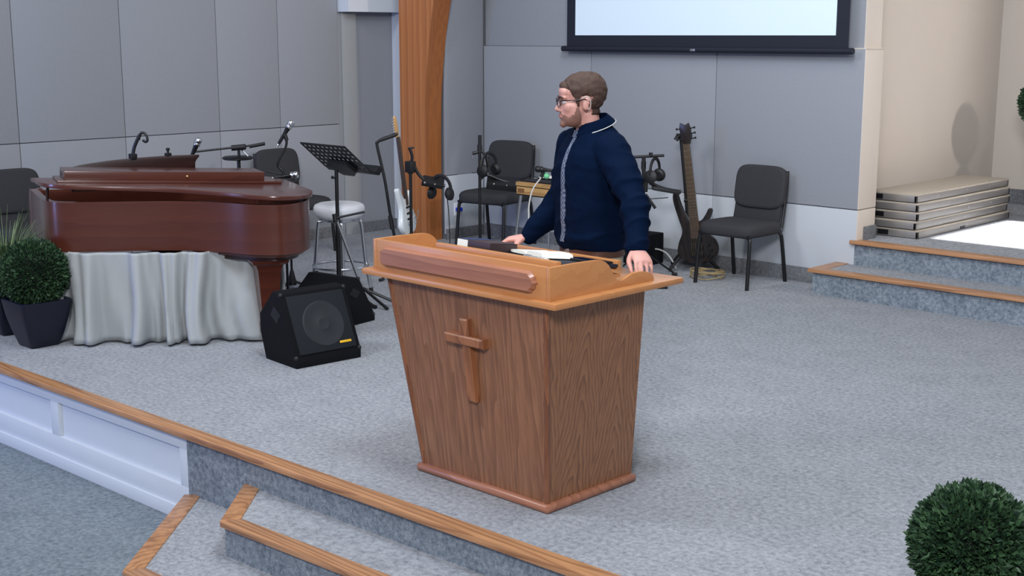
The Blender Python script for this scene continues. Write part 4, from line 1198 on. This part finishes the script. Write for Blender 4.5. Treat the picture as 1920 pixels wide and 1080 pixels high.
MB().lathe([(0, -.028), (.13, -.028), (.13, -.016), (.02, .0), (0, .0)], 24).build('base', M['black'], pad)

P = Vector((-7.58, 5.47, 0))
vs_ = thing('straight_mic_stand', 'black microphone stand behind the piano holding two microphones', 'stand', P)
MB().tube(smoothline([(0, 0, .05), (0, 0, .60), (-.0, .0, .92), (-.03, -.03, 1.0), (.012, .012, 1.12), (.02, .02, 1.19)], 5), .009, 10).build('pole', M['black'], vs_)
MB().lathe([(0, 0), (.12, 0), (.125, .012), (.03, .03), (.018, .06), (0, .06)], 24).build('base', M['black'], vs_)
MB().tube([(.0, .0, .93), (-.09, -.08, .955)], .006, 8).build('side_arm', M['black'], vs_)
MB().tube([(.0, .0, .89), (.055, .05, .90)], .006, 8).build('side_arm', M['black'], vs_)
MB().tube([(.02, .02, 1.17), (.01, .01, 1.215)], .014, 10).build('mic_clip', M['black_plastic'], vs_)
mic('silver headed microphone angled up highest above the piano', P + Vector((.040, .040, 1.285)), (.34, .33, .75), M['chrome'], ln=.12)
mic('silver headed microphone held level just above the piano lid', P + Vector((.055, .055, .928)), (.70, .66, .14), M['chrome'], ln=.11)

# clip-on gooseneck lamp on the music desk
K_, T_ = Vector((.37, .93, 0)), Vector((.93, -.37, 0))
gl = thing('clip_on_light', 'black clip-on gooseneck light on top of the piano music desk', 'lamp', Vector((-7.387, 4.447, 0)) + K_ * (-.16) - T_ * .473 + Vector((0, 0, 1.083)))
IR = (rt.x, rt.y)
def ir(a, z): return (IR[0] * a, IR[1] * a, z)
MB().box(-.022, .022, -.022, .022, 0.0, .04, bev=.006).build('clip', M['black_plastic'], gl)
MB().tube(smoothline([ir(0, .03), ir(.012, .08), ir(.035, .13), ir(.055, .165)], 5), .012, 8).build('neck', M['black'], gl)
MB().tube(smoothline([ir(.045, .13), ir(.055, .165), ir(.072, .178), ir(.095, .165), ir(.103, .13), ir(.09, .118), ir(.072, .13)], 5), .009, 8).build('lamp_hoop', M['black'], gl)
ck = thing('clip_peg', 'small black peg clip on the right half of the piano music desk', 'clip', Vector((-7.387, 4.447, 0)) + K_ * (.07) - T_ * .473 + Vector((0, 0, 1.099)))
MB().box(-.018, .018, -.018, .018, 0, .02, bev=.004).build('jaw', M['black_plastic'], ck)
MB().lathe([(0, .02), (.008, .02), (.008, .035), (.013, .04), (.013, .052), (0, .055)], 12).build('knob', M['black_plastic'], ck)


def headphones(label, loc, rz, group='hanging headphones'):
    r = thing('headphones', label, 'headphones', loc, rz, group); r.scale = (1.2, 1.2, 1.2)
    band = [(.078 * math.sin(a), 0, .085 * math.cos(a) - .085) for a in [R(-105) + R(210) * k / 16 for k in range(17)]]
    MB().tube(band, .008, 8, flat=1.6).build('headband', M['black_plastic'], r)
    for sx in (-1, 1):
        m = Matrix.Translation((sx * .068, 0, -.115)) @ Matrix.Rotation(sx * R(82), 4, 'Y')
        MB().lathe([(0, -.02), (.028, -.02), (.042, -.008), (.044, .008), (.030, .018), (0, .02)], 20, m).build('ear_cup', M['black_plastic'], r)
    return r


def mixer_stand(label, P, hgt, arm_dir, rot):
    """stand with a clamp, a tilted monitor-mixer tray on a bent arm"""
    r = thing('personal_mixer_stand', label, 'stand', P, 0, 'black personal mixer stands')
    MB().tube([(0, 0, .08), (0, 0, hgt)], .0125, 10).build('pole', M['black'], r)
    tripod(r, 0, .28, .20, rot=rot)
    MB().tube([(0, 0, hgt - .10), (0, 0, hgt - .04)], .02, 10).build('clamp', M['black_plastic'], r)
    return r


# stand by the timber post
P = Vector((-7.70, 6.76, 0))
m1 = mixer_stand('black stand with bent arm and mixer in front of the timber post', P, .93, None, .3)
MB().tube(smoothline([ir(.0, .90), ir(.015, .96), ir(.0, 1.02), ir(-.012, 1.035)], 4), .012, 8).build('top_hook', M['black'], m1)
MB().tube([ir(-.012, 1.03), ir(.03, 1.035)], .008, 8).build('top_hook', M['black'], m1)
MB().box(-.035, .035, -.03, .03, .84, .93, bev=.008).build('clamp_block', M['black_plastic'], m1)
MB().tube(smoothline([ir(.02, .92), ir(.055, .84), ir(.10, .79), ir(.16, .755), ir(.27, .735)], 5), .013, 8).build('arm', M['black'], m1)
mt = Matrix.Translation(ir(.175, .765)) @ Matrix.Rotation(R(44), 4, 'Z') @ Matrix.Rotation(R(10), 4, 'Y') @ Matrix.Rotation(R(25), 4, 'X')
MB().box(-.085, .085, -.055, .055, -.018, .018, mt, bev=.006).build('mixer', M['black_plastic'], m1)
MB().ell(mt @ Vector((-.06, -.05, .012)), .010, 8).ell(mt @ Vector((.02, -.05, .014)), .008, 8).build('mixer_knobs', M['steel'], m1, kind='stuff')
headphones('black headphones hanging at the edge of the timber post', P + Vector(ir(.235, .815)), R(15))
hc = thing('headphone_cable', 'thin dark cable running down from the headphones by the post', 'cable')
MB().tube(smoothline([P + Vector(ir(.285, .66)), P + Vector(ir(.30, .45)), P + Vector(ir(.302, .1)), P + Vector(ir(.26, .006)), P + Vector(ir(.10, .006))], 6), .004, 6).build('cable', M['black_plastic'], hc)

# stand in front of the corner chair
P = Vector((-7.62, 7.44, 0))
m2 = mixer_stand('black stand with clamps and mixer in front of the corner chair', P, 1.06, None, .1)
MB().tube([(0, 0, .98), (.004, 0, 1.10)], .015, 10).build('grip', M['black_plastic'], m2)
MB().tube([ir(-.06, .95), ir(.02, .97), ir(.055, .92), ir(.07, .84)], .014, 8).build('clamp_arm', M['black'], m2)
MB().tube([ir(-.06, .955), ir(-.058, .90)], .008, 8).build('clamp_screw', M['steel'], m2)
MB().tube(smoothline([ir(.0, .74), ir(.06, .775), ir(.18, .73), ir(.30, .70)], 5), .012, 8).build('arm', M['black'], m2)
mt = Matrix.Translation(ir(.19, .70)) @ Matrix.Rotation(R(44), 4, 'Z') @ Matrix.Rotation(R(6), 4, 'Y') @ Matrix.Rotation(R(25), 4, 'X')
MB().box(-.135, .15, -.06, .06, -.028, .028, mt, bev=.006).build('mixer', M['black_plastic'], m2)
MB().ell(mt @ Vector((-.075, -.055, .026)), .009, 8).ell(mt @ Vector((.03, -.055, .026)), .007, 8).build('mixer_knobs', M['steel'], m2, kind='stuff')
headphones('black headphones clamped to the stand before the corner chair', P + Vector(ir(.075, .955)), R(95))

# stand behind the man, left of the bass
P = Vector((-6.435, 8.085, 0))
m3 = mixer_stand('black stand with crossbar and mixer arm between the man and the bass guitar', P, .96, None, .9)
MB().tube([ir(-.09, .955), ir(.16, .968)], .0115, 10).build('crossbar', M['black'], m3)
MB().tube([ir(.055, .962), ir(.055, .99)], .016, 10).build('crossbar_clamp', M['black_plastic'], m3)
MB().tube(smoothline([ir(.0, .955), ir(.002, .85), ir(.02, .78), ir(.02, .68)], 5), .016, 8).build('fabric_strap', M['black_plastic'], m3)
MB().tube(smoothline([ir(.05, .755), ir(.12, .72), ir(.20, .695), ir(.30, .68)], 5), .015, 8).build('arm', M['black'], m3)
mt = Matrix.Translation(ir(.17, .70)) @ Matrix.Rotation(R(44), 4, 'Z') @ Matrix.Rotation(R(10), 4, 'Y')
MB().box(-.10, .12, -.05, .05, -.018, .012, mt, bev=.006).build('mixer', M['black_plastic'], m3)
MB().tube([ir(.02, .66), ir(.10, .55)], .012, 8).tube([ir(.0, .63), ir(.06, .60)], .014, 8).build('lower_clamp', M['black_plastic'], m3)
MB().tube([ir(.06, .625), ir(.20, .635)], .004, 6).build('side_rod', M['black'], m3)
headphones('black headphones hanging from the crossbar behind the man', P + Vector(ir(.09, .945)), R(105))

# mic stand with round base behind the piano leg
ps2 = thing('round_base_stand', 'thin black microphone stand behind the piano tail leg', 'stand', (-8.02, 5.83, 0))
MB().tube([(0, 0, .05), (-.005, 0, .60)], .009, 10).build('pole', M['black'], ps2)
MB().lathe([(0, .03), (.035, .03), (.030, .07), (.016, .13), (.010, .15), (0, .15)], 16).build('hub', M['black_plastic'], ps2)
tripod(ps2, 0, .14, .06, .010, None, R(160))

# green-clipped gooseneck microphone stand
P = Vector((-6.84, 7.20, 0))
gs = thing('gooseneck_stand', 'pale gooseneck stand with mint clip left of the man', 'stand', P)
MB().lathe([(0, 0), (.12, 0), (.125, .012), (.03, .03), (.014, .06), (0, .06)], 24).build('base', M['black'], gs)
MB().tube([(0, 0, .05), (0, 0, .50)], .008, 8).build('pole', M['steel'], gs)
MB().tube(smoothline([ir(0, .48), ir(.002, .62), ir(.03, .74), ir(.085, .82), ir(.105, .845)], 6), .0055, 8).build('gooseneck', M['cable_white'], gs)
MB().tube([ir(.095, .835), ir(.112, .875)], .014, 8).build('clip', M['black_plastic'], gs)
MB().ell(ir(.135, .842), (.024, .024, .022), 14).tube([ir(.12, .86), ir(.15, .83)], .014, 8).build('mint_clip', M['green_plastic'], gs)
mic('black microphone lying level in the mint clip', P + Vector(ir(.075, .895)), (-.71, -.69, .10), M['black'], ln=.10)


# wooden keyboard on silver legs
kb = thing('keyboard_table', 'light wooden keyboard cabinet on slim silver legs between the corner chair and the man', 'keyboard', (-6.86, 7.72, .028))
MB().box(-.42, .42, -.20, .20, .615, .675, bev=.003).build('lower_case', M['light_wood'], kb)
MB().box(-.42, .42, -.19, .20, .675, .682).build('black_band', M['black'], kb)  # thin black layer between the two wooden cases
MB().box(-.43, .43, -.20, .20, .682, .712, bev=.003).build('upper_case', M['light_wood'], kb)
MB().box(-.42, .42, -.16, .20, .712, .722, bev=.002).build('dark_top', M['black_plastic'], kb)
MB().box(-.405, -.335, -.2025, -.1995, .63, .663).build('printed_mark', M['brown_print'], kb)
MB().box(-.42, .42, -.19, .20, .605, .615).build('under_tray', M['black'], kb)
for sx in (-1, 1):
    for sy in (-1, 1):
        MB().tube([(sx * .40, sy * .17, .61), (sx * .455, sy * .22, -.028)], .0115, 10).build('leg', M['chrome'], kb)
nb = thing('notebook', 'dark notebook lying on the wooden keyboard cabinet', 'book', (-7.14, 7.80, .7505), R(5))
MB().box(-.10, .12, -.07, .07, 0, .012, bev=.003).build('cover', M['black_leather'], nb)
MB().box(-.095, .115, -.066, .066, .0121, .016).build('pages', M['page'], nb)


# ------------------------------------------------------------------ guitars
def guitar_outline(pts, k=6):
    P = [Vector((x, y, 0)) for x, y in pts]
    c = smoothline(P + [P[0]], k)[:-1]
    return [(p.x, p.y) for p in c]


def build_electric():
    # local frame: z up the neck, x across, front face towards -Y
    r = thing('electric_guitar', 'white electric guitar with maple headstock hanging on a stand by the timber post', 'guitar')
    body = guitar_outline([(0, 0), (.10, .005), (.158, .06), (.160, .14), (.118, .215), (.125, .29), (.150, .345), (.118, .372), (.07, .335), (.04, .31), (-.03, .31), (-.07, .35), (-.11, .415), (-.150, .410), (-.135, .34), (-.112, .24), (-.135, .16), (-.160, .08), (-.10, .005)], 4)
    MB().prism(body, 'y', -.022, .022, bev=.008).build('body', M['ivory'], r, 50)
    MB().prism([(-.10, .30), (-.085, .20), (-.02, .10), (.10, .06), (.135, .12), (.098, .20), (.10, .28), (.06, .32), (-.05, .31)], 'y', -.0245, -.0222).build('pickguard', M['white_plastic'], r)
    for z in (.13, .18, .235): MB().box(-.04, .04, -.031, -.0245, z - .009, z + .009, bev=.002).build('pickup', M['black_plastic'], r)
    MB().box(-.04, .04, -.034, -.0245, .075, .105, bev=.003).tube([(.05, -.03, .085), (.11, -.06, .12), (.125, -.07, .19)], .003, 6).build('bridge', M['chrome'], r)
    for x, z in ((.085, .17), (.105, .125), (.115, .08)): MB().lathe([(0, 0), (.011, 0), (.010, .018), (0, .02)], 12, Matrix.Translation((x, -.0245, z)) @ Matrix.Rotation(R(90), 4, 'X')).build('knob', M['chrome'], r)
    nk = MB().loft([[Vector((-w, -.026, z)), Vector((w, -.026, z)), Vector((w * .8, -.005, z)), Vector((-w * .8, -.005, z))] for z, w in ((.25, .028), (.86, .021))]).build('neck', M['fretboard'], r, 30)
    MB().box(-.026, .026, -.029, -.026, .26, .86).build('fretboard', M['fretboard'], nk)
    MB().prism([(-.021, .86), (-.024, .90), (-.036, .93), (-.034, .99), (-.02, 1.045), (.012, 1.04), (.03, .98), (.033, .91), (.021, .86)], 'y', -.02, -.006, bev=.002).build('headstock', M['maple'], nk, 40)
    for k in range(6):
        z = .905 + .024 * k; MB().tube([(-.03, -.013, z), (-.055, -.013, z)], .005, 6).ell((-.060, -.013, z), (.008, .005, .006), 8).build('tuning_peg', M['chrome'], nk)
    MB().tube([(x, -.033, .09) for x in (0,)] + [(0, -.031, .86)], .0008, 4).build('strings', M['string'], r, kind='stuff')
    return r


eg = build_electric()
# seen almost edge-on: face turned to the right of the picture, leaning on the yoke
FX = Vector((rt.x, rt.y, 0)).normalized()
front = (FX * 0.94 + Vector((-Fh.x, -Fh.y, 0)) * 0.30).normalized()
upv = (Vector((0, 0, 1)) - FX * 0.115).normalized()
front = (front - upv * front.dot(upv)).normalized()
xv = (-front).cross(upv).normalized()
eg.matrix_world = Matrix(((xv.x, -front.x, upv.x, -7.945), (xv.y, -front.y, upv.y, 6.945), (xv.z, -front.z, upv.z, .315), (0, 0, 0, 1))) @ Matrix.Scale(.91, 4)

gst = thing('guitar_stand', 'tall black hanging guitar stand holding the white electric guitar', 'stand', (-8.03, 6.84, 0))
MB().tube(smoothline([ir(.06, .10), ir(.0, .40), ir(-.05, .75), ir(-.105, 1.02), ir(-.10, 1.055), ir(-.05, 1.085), ir(.02, 1.105)], 6), .012, 10).build('pole', M['black'], gst)
MB().tube([ir(.005, .35), ir(-.012, .46)], .018, 10).build('clutch', M['black_plastic'], gst)
MB().tube([ir(-.08, 1.07), ir(.055, 1.115)], .014, 8).tube([ir(-.01, 1.10), ir(.06, 1.125)], .011, 8).build('yoke', M['black_plastic'], gst)
for k in range(3):
    a = .5 + 2 * math.pi * k / 3
    MB().tube([ir(.06, .14), (IR[0] * .06 + .28 * math.cos(a), IR[1] * .06 + .28 * math.sin(a), .012)], .011, 8).build('leg', M['black'], gst)


def build_bass():
    r = thing('bass_guitar', 'dark wooden six string bass guitar on a stand beside the charcoal chair', 'guitar')
    body = guitar_outline([(0, 0), (.11, .02), (.165, .09), (.155, .17), (.105, .235), (.10, .30), (.135, .365), (.150, .41), (.125, .425), (.09, .375), (.045, .335), (-.035, .335), (-.065, .37), (-.105, .47), (-.125, .56), (-.155, .57), (-.165, .50), (-.135, .36), (-.115, .26), (-.155, .17), (-.170, .09), (-.11, .02)], 4)
    MB().prism(body, 'y', -.02, .02, bev=.008).build('body', M['dark_bass'], r, 50)
    for z in (.12, .19): MB().box(-.05, .05, -.028, -.02, z - .016, z + .016, bev=.003).build('pickup', M['black'], r)
    MB().box(-.05, .05, -.032, -.02, .045, .085, bev=.003).build('bridge', M['black'], r)
    for x, z in ((.10, .14), (.115, .10), (.09, .06), (.11, .05)): MB().lathe([(0, 0), (.011, 0), (.010, .018), (0, .02)], 12, Matrix.Translation((x, -.02, z)) @ Matrix.Rotation(R(90), 4, 'X')).build('knob', M['black'], r)
    nk = MB().loft([[Vector((-w, -.026, z)), Vector((w, -.026, z)), Vector((w * .8, -.004, z)), Vector((-w * .8, -.004, z))] for z, w in ((.22, .038), (.935, .027))]).build('neck', M['dark_bass'], r, 30)
    MB().loft([[Vector((-w, -.0295, z)), Vector((w, -.0295, z)), Vector((w, -.026, z)), Vector((-w, -.026, z))] for z, w in ((.20, .038), (.935, .027))]).build('fretboard', M['fretboard'], nk, 0)
    for k in range(18):
        z = .935 - (.935 - .06) * (1 - 2 ** (-(k + 1) / 12)); MB().box(-.03 - .007 * (k / 18), .03 + .007 * (k / 18), -.031, -.0295, z - .0012, z + .0012).build('fret', M['steel'], nk)
    MB().prism([(-.027, .935), (-.042, .985), (-.050, 1.06), (-.040, 1.105), (0, 1.085), (.030, 1.10), (.045, 1.05), (.040, .98), (.027, .935)], 'y', -.018, -.002, bev=.002).build('headstock', M['dark_bass'], nk, 40)
    for sx in (-1, 1):
        for k in range(3):
            z = .975 + .04 * k; MB().tube([(sx * .04, -.01, z), (sx * .068, -.01, z + .004)], .005, 6).ell((sx * .074, -.01, z + .004), (.008, .010, .010), 8).build('tuning_peg', M['black'], nk)
    for k in range(6):
        u = (k - 2.5) / 2.5; MB().tube([(u * .042, -.034, .065), (u * .022, -.032, .94)], .0012, 4).build('string', M['string'], r)
    return r


bg_ = build_bass()
frontb = Vector((0.25, -0.97, 0)).normalized()
upb = (Vector((0, 0, 1)) + FX * (-0.19) + Vector((0, 1, 0)) * 0.10).normalized()
frontb = (frontb - upb * frontb.dot(upb)).normalized(); xb_ = (-frontb).cross(upb).normalized()
bg_.matrix_world = Matrix(((xb_.x, -frontb.x, upb.x, -6.185), (xb_.y, -frontb.y, upb.y, 8.523), (xb_.z, -frontb.z, upb.z, .085), (0, 0, 0, 1))) @ Matrix.Scale(1.03, 4)
bst = thing('guitar_stand', 'black tripod guitar stand under the dark bass guitar', 'stand', (-6.335, 8.575, 0))
MB().tube([ir(.0, .22), ir(-.045, .7), ir(-.09, 1.09)], .014, 10).build('pole', M['black'], bst)
MB().tube([ir(-.13, 1.065), ir(-.11, 1.10), ir(-.08, 1.105), ir(-.0, 1.10)], .02, 10).build('yoke', M['black_plastic'], bst)
MB().tube([ir(-.05, .58), ir(-.02, .575)], .018, 8).build('clutch', M['black_plastic'], bst)
for p in ((-.07, -.17, .012), (.20, .15, .012), (-.26, .12, .012)):
    MB().tube([ir(.02, .24), p], .0145, 8).build('leg', M['black'], bst)
MB().tube([(0, 0, .20), (.05, -.05, .10), (.05, -.13, .09)], .010, 8).tube([(0, 0, .20), (.19, .0, .10), (.20, -.08, .09)], .010, 8).build('cradle', M['black'], bst)

# ------------------------------------------------------------------ cables and small things near the bass
tc_ = thing('coiled_cable', 'loose tan cable coil on the floor under the charcoal chair and bass', 'cable')
pts = []
for k in range(60):
    a = k * .55; q = .10 + .035 * math.sin(k * .37)
    pts.append((-6.02 + q * math.cos(a) * 1.2, 8.40 + q * math.sin(a), .008 + .055 * abs(math.sin(k * .23))))
MB().tube(smoothline(pts, 2), .005, 6).build('cable', M['cable_tan'], tc_)
wc = thing('white_cable', 'pale cable arching along the wall behind the man', 'cable')
MB().tube(smoothline([(-6.85, 8.62, .06), (-6.72, 8.60, .13), (-6.58, 8.58, .12), (-6.47, 8.55, .05), (-6.42, 8.52, .008)], 6), .007, 8).build('cable', M['cable_white'], wc)
bc = thing('black_cable', 'black cable lying across the floor in front of the bass stand', 'cable')
MB().tube(smoothline([(-6.75, 8.20, .008), (-6.60, 8.28, .008), (-6.45, 8.15, .008), (-6.62, 8.05, .008), (-6.45, 7.98, .008), (-6.25, 8.10, .008), (-6.05, 8.12, .008)], 8), .006, 6).build('cable', M['black_plastic'], bc)
xb = thing('amplifier_box', 'small black amplifier box against the wall behind the man', 'amplifier', (-6.83, 8.60, 0), R(4))
MB().box(-.13, .13, -.11, .11, 0.0, .26, bev=.008).build('cabinet', M['black_carpet'], xb)
MB().box(-.11, .11, -.115, -.108, .03, .22).build('grille', M['grille'], xb)
fp = thing('effects_pedal', 'small black foot pedal on the floor beyond the lectern corner', 'pedal', (-6.07, 7.80, 0), R(40))
MB().prism([(-.06, 0), (.06, 0), (.06, .045), (-.06, .025)], 'x', -.09, .09, bev=.004).build('housing', M['black'], fp)
MB().lathe([(0, .035), (.012, .035), (.010, .05), (0, .05)], 12).build('footswitch', M['chrome'], fp)
wo = thing('wall_outlet', 'white wall outlet with a bright blue plug beside the corner chair', 'outlet', (-8.96, 8.445, .277))
MB().box(0, .008, -.04, .04, -.06, .06, bev=.002).build('cover_plate', M['white_plastic'], wo)
MB().box(.008, .05, -.028, .028, -.018, .018, bev=.005).build('plug', M['blue_plastic'], wo)

# ------------------------------------------------------------------ stacked stage risers at right
RZ0 = .3675
labs = ['bottom aluminium riser panel of the stack in the corridor', 'second lowest aluminium riser panel of the stack in the corridor', 'middle aluminium riser panel of the stack in the corridor', 'second highest aluminium riser panel of the stack in the corridor', 'topmost riser panel with beige deck on the stack in the corridor']
for i, lb in enumerate(labs):
    jx = [0.012, -.004, .004, 0.0, -.014][i]; jy = [.0, -.012, .004, 0, .0][i]
    r = thing('riser_panel', lb, 'riser', (-4.88 + jx, 10.02 + jy, RZ0 + i * .0685), 0, 'stacked aluminium stage risers')
    w, l, h = .205, .81, .066
    MB().box(-w, w, -l, l, .053, h, bev=.002).build('deck', M['deck'] if 'deck' in M else M.setdefault('deck', plain('beige_deck', srgb(176, 166, 152), .7, var=.05, scale=30)), r)
    f = MB()
    f.box(w - .018, w, -l, l, .004, .053, bev=.002).box(-w, -w + .018, -l, l, .004, .053, bev=.002).box(-w, w, -l, -l + .018, .004, .053, bev=.002).box(-w, w, l - .018, l, .004, .053, bev=.002)
    f.build('frame', M['alu'], r)
    f = MB().box(-w + .004, w - .004, -l + .004, l - .004, .0, .007).build('bottom_flange', M['chair_frame'], r)  # flange coloured near-black so the gaps between stacked panels read dark
    if i in (0, 2, 4):
        x0 = [-.13, 0, -.17, 0, -.165][i]
        MB().box(x0, x0 + .09, -l - .004, -l + .002, .012, .050).build('latch_slot', M['black'], r)
    if i in (0,):
        MB().box(w - .001, w + .004, -.10, -.02, .008, .026).build('latch_slot', M['black'], r)
    for y in ((-.45, .05, .45) if i in (4, 2) else (-.4, .02)):
        MB().lathe([(0, 0), (.006, 0), (.005, .003), (0, .004)], 8, Matrix.Translation((w, y, .03)) @ Matrix.Rotation(R(90), 4, 'Y')).build('rivet', M['steel'], r)
